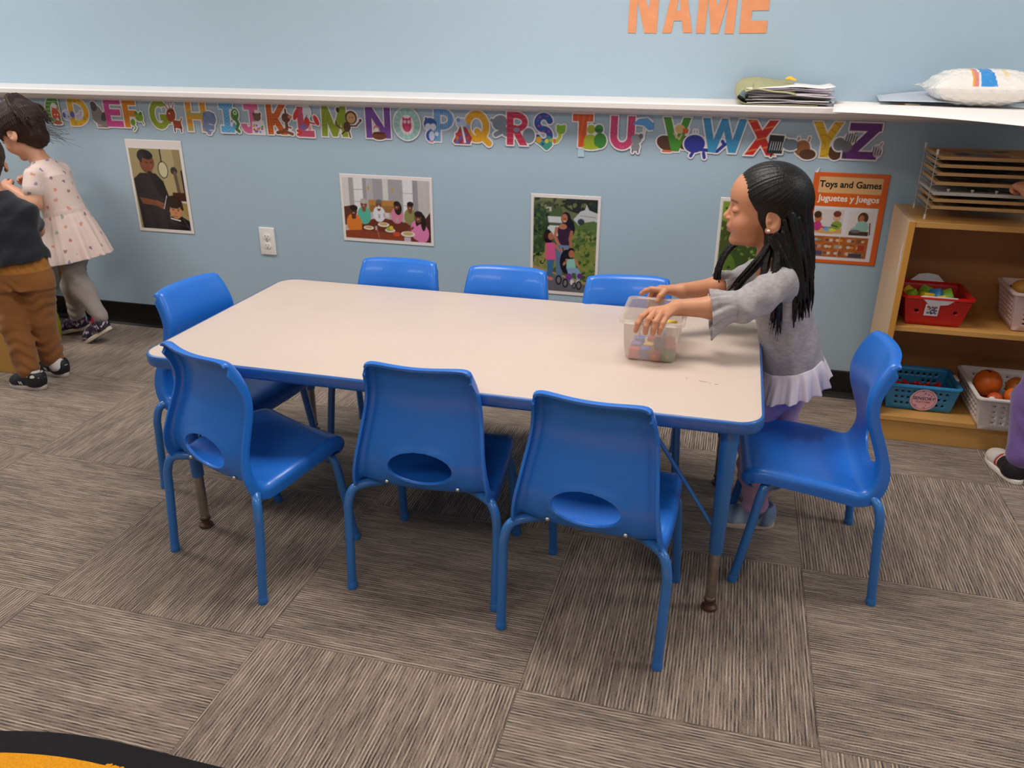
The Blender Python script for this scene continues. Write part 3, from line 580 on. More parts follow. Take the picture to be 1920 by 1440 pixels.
    if L == 'L': E(w*.6, 10, 9, 12, '#d9dde6'); E(w*.55, 32, 7, 12, '#d84436', 10); E(-3, 16, 5, 12, '#d8342c', 25); E(w+6, 26, 5, 11, '#d8342c', -25); Ln([(w*.5, 24), (w*.62, 16)], 1.6, '#3a1a1a'); Ln([(w*.7, 30), (w+2, 33)], 3, '#d8342c'); Ln([(-2, 48), (6, 52), (-2, 56)], 5, '#d8342c'); E(w*.72, 42, 4, 5, '#e69a9a', 20); E(w*.35, 40, 8, 7, '#8a6ab0')
    if L == 'M': E(w+8, 22, 13, 13, '#5b3826'); E(w+8, 23, 9.5, 10, '#d0a56a'); E(w-20, 8, 4, 5, '#4a2c20'); Ln([(w-26, 30), (w-24, 38), (w-14, 44)], 2.6, '#5b3826'); E(w-2, 40, 8, 10, '#5b3826'); Ln([(w+6, 38), (w+18, 38), (w+28, 28)], 3, '#5b3826'); E(w+28, 27, 3, 3, '#5b3826'); Ln([(w-6, 48), (w-14, 54)], 3, '#5b3826'); Ln([(w+2, 50), (w+4, 60)], 3, '#5b3826'); E(w+5, 22, 1.1, 1.1, '#2a1a12'); E(w+11, 22, 1.1, 1.1, '#2a1a12')
    if L == 'N': E(w*.42, 42, 7, 7, '#d8849a'); E(w*.42, 44, 5, 5, '#eee2e0'); E(w*.52, 55, 16, 8, '#7a4228'); E(w*.52, 50, 14, 2.5, '#5b2e1c')
    if L == 'O': E(w*.5, 32, 15, 18, '#f0e8ea'); E(w*.5, 32, 9.5, 13, '#cf3a72'); Pl([(w*.5-9, 24), (w*.5-9, 16), (w*.5, 22), (w*.5+9, 16), (w*.5+9, 24)], '#cf3a72'); E(w*.5-4, 26, 3, 3.4, '#f3c0d0'); E(w*.5+4, 26, 3, 3.4, '#f3c0d0'); E(w*.5, 38, 5, 6, '#d9547f'); Ln([(w*.5-3, 46), (w*.5-3, 49)], 1.4, '#e08a3a'); Ln([(w*.5+3, 46), (w*.5+3, 49)], 1.4, '#e08a3a')
    if L == 'P': E(-8, 28, 13, 11, '#2f5aa6'); E(-12, 33, 6, 6, '#dfe4f0'); E(-2, 33, 6, 6, '#dfe4f0'); E(-16, 19, 2.5, 3, '#2f5aa6'); E(-7, 50, 10, 11, '#2f5aa6'); E(-5, 50, 6, 9, '#c9d4ec'); E(5, 46, 4, 4, '#dfe4f0'); Ln([(-10, 60), (-4, 61)], 3, '#d98aa0')
    if L == 'Q': E(-4, 24, 10, 9, '#b9c8e2'); E(-11, 18, 4, 4, '#6a9ad8'); E(8, 30, 4, 5, '#8aa8d8'); Pl([(-8, 30), (-22, 58), (-18, 62), (12, 62), (16, 50), (4, 30)], '#a53a4a')
    if L == 'Q':
        cs = ['#c8303a', '#6a5aa8', '#d86a3a', '#8a3a6a', '#4a78c0', '#b84a4a']
        for q in range(12): E(-14+(q % 4)*7, 44+(q//4)*7, 3.4, 3.2, cs[(q*5) % 6])
        Ln([(-4, 30), (2, 58)], 4, '#dfe6ee')
    if L == 'R': a._put(a.d_ell(ox+w*.45, oy+32, 6, 4), '#8d97a5')
    if L == 'S': Ln([(4, 50), (14, 56), (24, 64), (30, 58), (28, 48)], 11, '#3f9a8a'); E(8, 50, 6, 6, '#e0a52a'); E(16, 58, 3, 3, '#2f4fa0'); E(24, 52, 4, 4, '#e8d25a'); Ln([(32, 50), (44, 52), (50, 44), (50, 36)], 6, '#b8c83a'); Ln([(40, 50), (40, 54)], 5, '#d9823a'); E(52, 30, 9, 8, '#86b82a'); E(46, 24, 3.4, 3.4, '#86b82a'); E(58, 24, 3.4, 3.4, '#86b82a')
    if L == 'T': E(w*.5+16, 50, 13, 14, '#a8b82a'); E(w*.5+16, 27, 8, 8, '#a8b82a'); E(w*.5+34, 47, 12, 14, '#3f8a3a'); E(w*.5+31, 26, 8, 8, '#3f8a3a'); Pl([(w*.5+23, 26), (w*.5+39, 26), (w*.5+38, 31), (w*.5+24, 31)], '#2f6a34'); E(w*.5+16, 60, 15, 4, '#a8b82a')
    if L == 'U': Pl([(w-4, 14), (w+6, 4), (w+22, 2), (w+38, 14), (w+42, 24), (w+36, 22), (w+26, 24), (w+16, 16)], '#5aa0dc'); Ln([(w+18, 20), (w+16, 40)], 1.5, '#c9c4c0'); E(w+4, 40, 10, 9, '#8d9098'); E(w+12, 35, 4, 5, '#6a6a72'); E(w+3, 54, 8, 8, '#8d9098'); Ln([(w-2, 60), (w-2, 64)], 3, '#6a6a72'); Ln([(w+8, 60), (w+8, 64)], 3, '#6a6a72')
    if L == 'V': E(w*.62, 20, 9, 8, '#e0bc7a'); Pl([(w*.62+5, 18), (w*.62+16, 20), (w*.62+14, 28), (w*.62+5, 26)], '#e0622a'); Ln([(w*.5-4, 28), (w*.5+6, 38), (w*.5+10, 30)], 3.2, '#d8c07a')
    if L == 'X': Pl([(w*.74, 24), (w+10, 25), (w+9, 56), (w*.70, 56)], '#2b2c31'); E(w+22, 40, 14, 9.5, '#73808e'); E(w+14, 32, 3, 3, '#73808e')
    if L == 'X':
        for q in range(6): a._put(a.d_line([(ox+w*.74+4+q*4, oy+36), (ox+w*.73+3+q*4, oy+50)], 1.2), '#c9ccd0')
    if L == 'X': Ln([(w*.86, 56), (w*.84, 61)], 3, '#2b2c31')
    if L == 'Z': E(-10, 36, 10, 11, '#777b84'); E(6, 26, 9, 8, '#c8c6ca'); E(2, 40, 9, 9, '#77757c'); E(w-2, 46, 7, 10, '#c8c2c8'); Ln([(0, 52), (2, 58)], 4, '#3a3a40'); Ln([(w+2, 36), (w+4, 32)], 2, '#8a8a90')
    if L == 'Z':
        for q in range(5): a._put(a.d_line([(ox+1+q*4, oy+18), (ox-1+q*4, oy+32)], 1.6), '#2a2a30')
        for q in range(4): a._put(a.d_line([(ox+w-8+q*4, oy+38+q*2), (ox+w-9+q*4, oy+52)], 1.5), '#2a2a30')
    me = a.mesh('letter_cutout', 1/k, 1/k, (0, 0), 0.0009, 2.7)
    o = obj('letter_cutout', me, None, M_PRINT, (x0-ox/k, WY-(0.0006, 0.0019, 0.0032)['ABCDEFGHIJKLMNOPQRSTUVWXYZ'.index(L) % 3], z1+oy/k))
    tag(o, '%s letter %s cutout with %s' % (CN[L], L, WHAT[L]), 'letter', 'alphabet cutouts under the white ledge')
for L in LET: make_letter(L)
# strip of clear tape hanging under the letter T
B().box(1.005-.012, 1.005+.012, -0.0006, 0, -0.015, 0.015).obj('tape_piece', mat('pale_tape', '#b7d3e2', rough=0.2), None, (0, WY-0.0022, 0.878), smooth=False)
o = bpy.data.objects['tape_piece']; o.location.x = -0.02; tag(o, 'small piece of clear tape below the orange red letter T', 'tape')

# ---- NAME letters on the upper wall
M_KRAFT = mat('orange_paper', '#e89a6c', rough=0.8, vary=0.06, vscale=25)
def name_letters():
    yw = UY-0.0015; zb = 1.2925; hh = 0.185
    defs = {'N': (1.108, .107, [[(0, 0), (0, 1), (.32, 1), (.68, .42), (.68, 1), (1, 1), (1, 0), (.58, 0), (.28, .58), (.28, 0)]]),
            'A': (1.236, .108, [[(0, 0), (.34, 1), (.66, 1), (1, 0), (.70, 0), (.63, .22), (.37, .22), (.30, 0)], [(.43, .40), (.57, .40), (.50, .70)]]),
            'M': (1.358, .135, [[(0, 0), (0, 1), (.30, 1), (.5, .48), (.70, 1), (1, 1), (1, 0), (.76, 0), (.76, .62), (.60, 0), (.40, 0), (.24, .62), (.24, 0)]]),
            'E': (1.512, .100, [[(0, 0), (0, 1), (1, 1), (1, .78), (.38, .78), (.38, .62), (.95, .62), (.95, .40), (.38, .40), (.38, .22), (.95, .22), (.95, 0)]])}
    for L, (x, w, polys) in defs.items():
        cu = bpy.data.curves.new('c', 'CURVE'); cu.dimensions = '2D'; cu.fill_mode = 'BOTH'; cu.extrude = 0.0005
        for p in polys:
            sp = cu.splines.new('POLY'); sp.points.add(len(p)-1); sp.use_cyclic_u = True
            for q, (u, v) in zip(sp.points, p): q.co = (u*w, v*hh, 0, 1)
        t = bpy.data.objects.new('t', cu); COL.objects.link(t); dg = bpy.context.evaluated_depsgraph_get(); dg.update()
        me = bpy.data.meshes.new_from_object(t.evaluated_get(dg)); bpy.data.objects.remove(t)
        o = obj('paper_letter', me, None, M_KRAFT, (x, yw, zb), (PI/2, 0, {'N': .0, 'A': .0, 'M': 0, 'E': 0}[L]))
        o.rotation_euler = (PI/2, {'N': .01, 'A': -.015, 'M': .015, 'E': -.01}[L], 0)
        tag(o, 'orange paper letter %s cut out for the word NAME' % L, 'letter', 'orange NAME letters on the upper wall')
name_letters()

# ---- posters
def person_art(a, x, y, s, skin, shirt, hair, lean=0, longhair=False, arms=True):
    a.ell(x, y+s*2.6, s*1.7, s*2.1, shirt); a.ell(x, y+s*1.2, s*.5, s*.6, skin)
    if longhair: a.ell(x+s*.4, y+s*.7, s*1.05, s*1.7, hair)
    a.ell(x, y, s*.82, s*1.08, skin); a.ell(x+s*.1, y-s*.62, s*.88, s*.62, hair)
    a.ell(x-s*.3, y-s*.05, s*.12, s*.09, '#1c1210'); a.ell(x+s*.3, y-s*.05, s*.12, s*.09, '#1c1210'); a.ell(x, y+s*.47, s*.26, s*.12, '#5a2420'); a.line([(x-s*.16, y+s*.44), (x+s*.16, y+s*.44)], s*.09, '#f0e4dc'); a.ell(x, y+s*.18, s*.14, s*.12, '#a8643f' if skin != '#5c3020' else '#4a2618')
def frame_(a, x0, y0, x1, y1, c='#ece4e0'): a._put(-a.d_poly([(x0, y0), (x1, y0), (x1, y1), (x0, y1)]), c)
def foliage(a, n, x0, x1, y0, y1, cols, seed, r=(1.2, 4.0)):
    rs = random.Random(seed)
    for k in range(n): a.ell(rs.uniform(x0, x1), rs.uniform(y0, y1), rs.uniform(*r), rs.uniform(*r)*.7, cols[rs.randrange(len(cols))], rs.uniform(0, 180))
def barber():
    a = Art(100, 142, 150); a.C[:] = H('#ece4e0'); a.rect(4, 13, 95, 137, '#a39468')
    a.rect(60, 13, 95, 92, '#b3a377'); a.rect(82, 13, 95, 100, '#9b8a60')
    a.ell(61, 44, 9, 13, '#2a2320'); a.ell(61, 44, 7.6, 11.6, '#cfc6a0'); a.line([(60, 13), (60, 32)], 2.2, '#2a2320')
    a.line([(20, 15), (21, 36)], .8, '#c8bfa0'); a.ell(80, 45, 6, 6, '#3a3430'); a.line([(81, 48), (84, 80)], 6, '#6a5848'); a.line([(93, 45), (94, 80)], 3, '#2a2422')
    a.poly([(72, 78), (95, 78), (95, 92), (70, 90)], '#40221a'); a.rect(66, 91, 95, 94, '#cfc8bc')
    a.poly([(5, 60), (18, 50), (46, 50), (58, 62), (66, 90), (60, 120), (64, 137), (8, 137)], '#1e1a1e'); a.noise(.015, .5, 2)
    a.ell(33, 33, 12.5, 17, '#7a4426', 8); a.ell(29.5, 25, 12, 10.5, '#1a1414', 10); a.ell(36, 33.5, 11, 12, '#7f4829', 5); a.ell(34, 22, 12, 7, '#1a1414', 12)
    a.line([(30, 33), (35, 34)], 1.3, '#2a1510'); a.line([(40, 34), (43, 33.5)], 1.2, '#2a1510'); a.ell(39.5, 39, 2.4, 3, '#8f5633'); a.ell(39, 45, 3.2, 1.4, '#8a4a3c'); a.ell(36, 49.5, 5, 2.6, '#33201a')
    a.poly([(10, 88), (34, 91), (50, 96), (52, 106), (38, 100), (14, 98)], '#7d4526'); a.line([(40, 93), (52, 97)], 3, '#8a5030'); a.line([(42, 96), (52, 103)], 2.6, '#8a5030'); a.line([(52, 104), (60, 84)], 1.2, '#cfcfd4')
    a.poly([(48, 137), (56, 124), (62, 116), (82, 115), (95, 122), (95, 137)], '#151318'); a.ell(72, 104, 11.5, 15, '#c98a5f', -6); a.ell(71, 93, 13.5, 10, '#2c1c16', 6); a.ell(60, 99, 3, 8, '#2c1c16'); a.ell(84, 98, 3.6, 8, '#2c1c16', -10)
    a.ell(68, 105, 1.6, 1, '#22140f'); a.ell(77, 106, 1.6, 1, '#22140f'); a.line([(64, 102), (70, 102.5)], .9, '#22140f'); a.line([(75, 103), (80, 103.5)], .9, '#22140f'); a.ell(72, 110, 2.2, 1.8, '#b5744e'); a.line([(67, 114.5), (74, 116)], 1.2, '#8a4436'); a.line([(62, 119), (78, 122)], 2, '#e6dcd4')
    a.poly([(86, 94), (95, 96), (95, 116), (88, 112)], '#a58a4c'); a.line([(60, 124), (95, 132)], 1, '#3a3640'); a.line([(84, 118), (94, 136)], 1.4, '#45414c')
    frame_(a, 4, 13, 95, 137); card('wall_poster', a, -1.03, .861, -.748, .460, 'poster of a barber in black cutting a boy\'s hair', 'poster', group='wall posters')
def family():
    a = Art(144, 100, 190); a.C[:] = H('#ece4e0'); a.rect(4, 5, 140, 95, '#c3bdba')
    for x0, x1, c in ((4, 14, '#d8d2ce'), (14, 21, '#a9a3a4'), (22, 36, '#e4e4e4'), (36, 42, '#9d999b'), (42, 52, '#b7b2b4'), (52, 67, '#a29ea2'), (68, 76, '#d8d3cf'), (76, 98, '#a6a2a6'), (99, 114, '#e2e2e4'), (114, 122, '#98949a'), (122, 140, '#c6bdbc')): a.rect(x0, 5, x1, 60, c)
    for y in (22, 40): a.line([(22, y), (36, y)], .8, '#9a9698'); a.line([(99, y+2), (114, y+2)], .8, '#9a9698')
    a.ell(45, 19, 1.6, 4, '#b8a060'); a.ell(83, 20, 1.6, 4, '#b8a060')
    a.rect(44, 36, 86, 54, '#b5803f'); a.rect(46, 44, 84, 54, '#9a6a34'); a.poly([(4, 48), (16, 46), (18, 72), (4, 76)], '#5c3024'); a.poly([(132, 60), (140, 50), (140, 95), (130, 95)], '#4a2418')
    a.poly([(8, 95), (20, 72), (60, 62), (100, 66), (128, 80), (134, 95)], '#6b2c18'); a.noise(.03, .4, 5)
    person_art(a, 36, 43, 6.4, '#8a4c30', '#56b39c', '#b9b0aa'); person_art(a, 60, 42, 5.6, '#7a4630', '#dedfe8', '#6b6460'); person_art(a, 88, 43, 5.6, '#6f3c28', '#d67f9c', '#1e1414', longhair=True); person_art(a, 109, 43, 5.8, '#7a452c', '#8c8a52', '#241814')
    a.ell(60, 47, 2.6, 1.8, '#e8e2de'); a.ell(36, 38, 5, 3, '#b9b0aa')
    person_art(a, 19, 54, 7.2, '#5c3020', '#dd7a26', '#1c1210'); a.ell(20, 78, 11, 12, '#dd7a26'); person_art(a, 121, 58, 7.4, '#7a432c', '#e07fb0', '#241414', longhair=True); a.ell(126, 82, 11, 14, '#e07fb0'); a.ell(129, 66, 4, 12, '#241414'); a.line([(112, 74), (104, 80)], 3.4, '#7a432c')
    a.poly([(4, 95), (4, 84), (30, 82), (70, 84), (106, 88), (112, 95)], '#8a3c20')
    for x, y, rx in ((42, 78, 8), (66, 72, 9), (76, 80, 8), (104, 84, 11)): a.ell(x, y, rx, rx*.38, '#e6ded4'); a.ell(x, y-.6, rx*.7, rx*.24, '#c9a468')
    a.ell(74, 78, 4, 3, '#9aa83a'); a.ell(78, 76, 3, 3, '#e6c22a'); a.ell(86, 85, 6, 3.4, '#cc4a26')
    for x, y in ((54, 80), (60, 62), (68, 60), (78, 62), (98, 66), (88, 66)): a.rect(x-1.6, y-5, x+1.6, y+1, '#b8a8a4')
    a.rect(98, 89, 108, 95, '#c6bcc8'); a.line([(56, 82), (58, 92)], 2, '#a8604a')
    frame_(a, 4, 5, 140, 95); card('wall_poster', a, -.019, .758, .385, .480, 'poster of a smiling family of six at a dinner table', 'poster', group='wall posters')
def stroll():
    a = Art(100, 146, 150); a.C[:] = H('#ece4e0'); a.rect(4, 5, 96, 141, '#4a5a30'); a.rect(4, 5, 96, 34, '#6a7048')
    a.ell(80, 12, 34, 14, '#2c3028'); a.ell(20, 24, 26, 14, '#4f5e38'); a.rect(24, 31, 46, 40, '#c3c8c8'); a.rect(24, 44, 44, 58, '#cfd3d4'); a.rect(22, 18, 30, 24, '#b8bca8')
    a.poly([(62, 34), (72, 22), (78, 20), (80, 12), (84, 20), (96, 24), (96, 36), (76, 40), (70, 44)], '#c2c4c4'); a.ell(73, 38, 5, 6, '#3c4046'); a.poly([(62, 42), (70, 40), (80, 50), (64, 54)], '#6d7a40')
    a.ell(12, 60, 16, 44, '#34482a'); a.ell(80, 70, 26, 40, '#5a7038'); a.ell(84, 92, 22, 22, '#7a8440'); a.ell(18, 98, 22, 14, '#8a8c44')
    foliage(a, 110, 4, 26, 20, 104, ['#2c4022', '#41572c', '#4d6632', '#22331c'], 3); foliage(a, 150, 60, 96, 48, 122, ['#4d6630', '#66803a', '#7f8c42', '#3c5228', '#8f8a4a'], 4); foliage(a, 40, 4, 34, 88, 106, ['#8c8c4a', '#7a8040', '#9a9458'], 5); foliage(a, 40, 4, 96, 5, 18, ['#6a7440', '#3a4228', '#7f8450', '#2c3420'], 6)
    for q in ((26, 32, 46, 39), (25, 46, 42, 50), (25, 53, 41, 59)): a.rect(*q, '#cfd3d4')
    a.poly([(62, 34), (72, 22), (78, 20), (80, 12), (84, 20), (95, 24), (95, 34), (76, 38), (70, 42)], '#c2c4c4'); a.ell(73, 37, 5, 4.5, '#3c4046'); a.line([(72, 28), (94, 30)], 1, '#8a9094')
    a.poly([(4, 104), (26, 110), (96, 128), (96, 133), (30, 114), (4, 110)], '#a3906a'); a.poly([(4, 108), (30, 114), (96, 134), (96, 141), (4, 141)], '#66646a')
    # mother
    a.ell(51, 33, 7, 9, '#241a1c'); a.ell(58, 44, 6, 12, '#241a1c', -15); a.ell(49, 33, 4.6, 6.4, '#b06e50'); a.line([(47, 33.5), (51, 34)], .8, '#3a1c18'); a.line([(48, 37), (51, 37)], .9, '#e8d0c8')
    a.poly([(38, 48), (44, 44), (58, 46), (60, 52), (56, 74), (42, 74), (40, 56)], '#3c2636'); a.ell(47, 45, 6, 4, '#b8765a'); a.line([(38, 48), (36, 60), (42, 72), (48, 76)], 4.6, '#b8765a'); a.line([(60, 52), (58, 62), (60, 74)], 4.2, '#b06c50')
    a.poly([(37, 72), (47, 72), (48, 120), (39, 122)], '#5d7894'); a.poly([(44, 72), (58, 72), (52, 100), (46, 100)], '#6d86a0')
    # girl
    a.ell(26, 61, 7, 10, '#1c1418'); a.ell(30, 60, 4, 5.6, '#a86a4e'); a.poly([(22, 70), (36, 69), (38, 94), (24, 96)], '#d85a8c'); a.line([(37, 73), (44, 80), (50, 78)], 3.4, '#b8765a'); a.line([(23, 74), (22, 92)], 3, '#b8765a'); a.poly([(25, 95), (36, 94), (33, 118), (26, 118)], '#3f6a92'); a.ell(24, 122, 5, 2.6, '#d88a90'); a.ell(31, 123, 4, 2.4, '#c87880')
    # child in wheelchair
    a.ell(54, 96, 10, 18, '#1e1c24'); a.ell(60, 82, 5.6, 7, '#281a1a'); a.ell(61, 84, 4.4, 5.6, '#b0704e'); a.poly([(54, 92), (66, 91), (68, 106), (54, 106)], '#8ac8b8'); a.line([(54, 93), (50, 100)], 3.4, '#b87a5c'); a.line([(67, 93), (72, 102)], 3.4, '#b87a5c')
    a.poly([(54, 105), (70, 104), (76, 112), (74, 124), (70, 124), (68, 112), (62, 112), (64, 124), (60, 124)], '#8aa4c8'); a.ell(63, 126, 3, 4, '#e0d0d4'); a.ell(72, 126, 3, 4, '#e0d0d4'); a.ell(58, 118, 5, 5, '#7a3a8a'); a.ell(74, 116, 4, 4, '#6a3078')
    for x, y, r in ((43, 124, 6.5), (53, 128, 6), (73, 130, 6), (66, 131, 4)): a.ell(x, y, r*.7, r*1.15, '#22202a'); a.ell(x, y, r*.4, r*.75, '#77747c')
    a.line([(48, 76), (52, 96)], 1.6, '#22202a')
    frame_(a, 4, 5, 96, 141); card('wall_poster', a, .794, .718, 1.069, .319, 'poster of a mother walking two girls, one in a wheelchair', 'poster', group='wall posters')
def green():
    a = Art(100, 146, 100); a.C[:] = H('#ece4e0'); a.rect(4, 5, 96, 141, '#3f5226'); a.ell(30, 14, 50, 20, '#7c9a2c'); a.ell(12, 100, 18, 26, '#5a7a2a'); a.rect(4, 126, 96, 141, '#8a8c80'); a.ell(16, 112, 8, 5, '#c9d0c8'); foliage(a, 120, 4, 96, 8, 120, ['#3f5a22', '#5d7a2c', '#7c9a3c', '#33471c', '#88a040'], 7)
    frame_(a, 4, 5, 96, 141); card('wall_poster', a, 1.511, .739, 1.775, .345, 'green garden poster mostly hidden behind the girl in grey', 'poster', group='wall posters')
def toys():
    W_, H_ = 100, 128; a = Art(W_, H_, 165); a.C[:] = H('#dd5f16')
    a.rect(8, 6, 92, 28, '#e2b27a'); a.rect(7, 47, 92, 123, '#d9dbe2')
    a.rect(9, 51, 48, 86, '#cfc9c8'); a.rect(54, 52, 88, 86, '#d6d2d4'); a.rect(9, 89, 86, 119, '#a85a30')
    a.poly([(9, 74), (48, 78), (48, 84), (28, 86), (9, 84)], '#cf9f62'); a.ell(31, 79, 9, 3.6, '#7ba7c0'); a.ell(35, 80, 5, 2.2, '#d9cf4a'); a.ell(26, 77, 3, 1.6, '#5a8fb8')
    a.ell(14, 64, 5, 6, '#b56a40'); a.ell(13, 59, 5.2, 5, '#2e1a14'); a.ell(14, 75, 6, 7, '#b8307a'); a.line([(17, 75), (23, 77)], 2.6, '#b8307a'); a.ell(39, 62, 5, 5.6, '#c9a088'); a.ell(39, 57, 5.4, 4.4, '#6b2a20'); a.ell(40, 73, 7, 6, '#7c9a3a'); a.line([(36, 74), (31, 77)], 2.2, '#7c9a3a'); a.line([(33, 73), (41, 75)], 1.6, '#22181a')
    a.ell(74, 61, 7, 8, '#2e1c1a'); a.ell(72, 62, 3.6, 5, '#a86a4a'); a.ell(74, 74, 9, 9, '#8cbcb8'); a.line([(68, 74), (61, 78)], 3.4, '#8cbcb8'); a.poly([(58, 80), (84, 80), (84, 86), (58, 86)], '#26242c'); a.ell(66, 80, 7, 2.4, '#5a6a78'); a.line([(84, 68), (86, 84)], 1.6, '#26242c')
    rs = random.Random(5); cs = ['#d8b08a', '#c9c2b8', '#7a8a50', '#8a4a3a', '#d9862a', '#9aa0a8', '#6a4a3a']
    for q in range(5):
        for r in range(3):
            x, y = 11+q*15+rs.uniform(-1, 1), 91+r*9.4
            a.rect(x, y, x+12, y+6.6, ['#8c4a26', '#b57040'][(q+r) % 2]); a.ell(x+4, y+3.4, 3, 2.2, cs[rs.randrange(7)]); a.ell(x+9, y+3.6, 2.4, 2, cs[rs.randrange(7)])
    a.rect(12, 111, 26, 117, '#33406a'); a.rect(73, 100, 82, 108, '#a02a20'); a.rect(46.5, 89, 48, 119, '#c98a52'); a.rect(62, 112, 80, 118, '#2e3a52')
    o = card('toys_sign', a, 1.823, .844, 2.073, .521, 'orange laminated sign reading Toys and Games, Juguetes y Juegos', 'sign')
    w = .25; h = .323; tk = dict(parent=o)
    for body, z, sz, c, nm in (('Toys and Games', .932*h-.003, .0285, '#17120f', 'title_print'), ('Juguetes y Juegos', .715*h, .0265, '#f3e9de', 'subtitle_print')):
        me = text_mesh(body, sz, 0.0001, 0.0007, 0.0); t = obj(nm, me, o, mat('ink_'+c[1:], c, rough=0.4)); bb = [v.co.x for v in me.vertices]; cxm = (max(bb)+min(bb))/2
        s_ = (.205 if nm[0] == 't' else .205)/(max(bb)-min(bb)); t.scale = (s_, s_*1.05, 1); t.location = (w/2-cxm*s_, -0.0011, z-0.012); t.rotation_euler = (PI/2, 0, 0)
        z0 = (min(v.co.y for v in me.vertices)+max(v.co.y for v in me.vertices))/2*s_; t.location.z = (.867*h if nm[0] == 't' else .716*h) - z0
    b = B(); b.prism([(0, 0), (.012, .0), (.016, .02), (.006, .008)], 0, .001, mtx=Matrix.Translation((0.0, -.001, h-.002)) @ Matrix.Rotation(PI/2, 4, 'X')); tag(b.obj('laminate_corner', mat('shiny_laminate', '#e8eef2', rough=0.08), o), 'peeling clear corner')
barber(); family(); stroll(); green(); toys()

# ================================================================= signed-distance sculpting
import openvdb
class Frame:
    def __init__(s, o=(0, 0, 0), R=None, sc=1.0): s.o = np.array(o, float); s.R = np.eye(3) if R is None else np.array(R, float); s.s = sc
    def w(s, p): return s.o + s.R @ (np.array(p, float)*s.s)
    def loc(s, X, Y, Z):
        x, y, z = X-s.o[0], Y-s.o[1], Z-s.o[2]; R = s.R/s.s
        return x*R[0, 0]+y*R[1, 0]+z*R[2, 0], x*R[0, 1]+y*R[1, 1]+z*R[2, 1], x*R[0, 2]+y*R[1, 2]+z*R[2, 2]
    def pts(s, P): return ((np.asarray(P)-s.o) @ s.R)/s.s
def basis(fwd, up=(0, 0, 1)):
    f = np.array(fwd, float); f /= np.linalg.norm(f); l = np.cross(up, f); l /= np.linalg.norm(l); return np.stack([f, l, np.cross(f, l)], 1)
W0 = Frame()
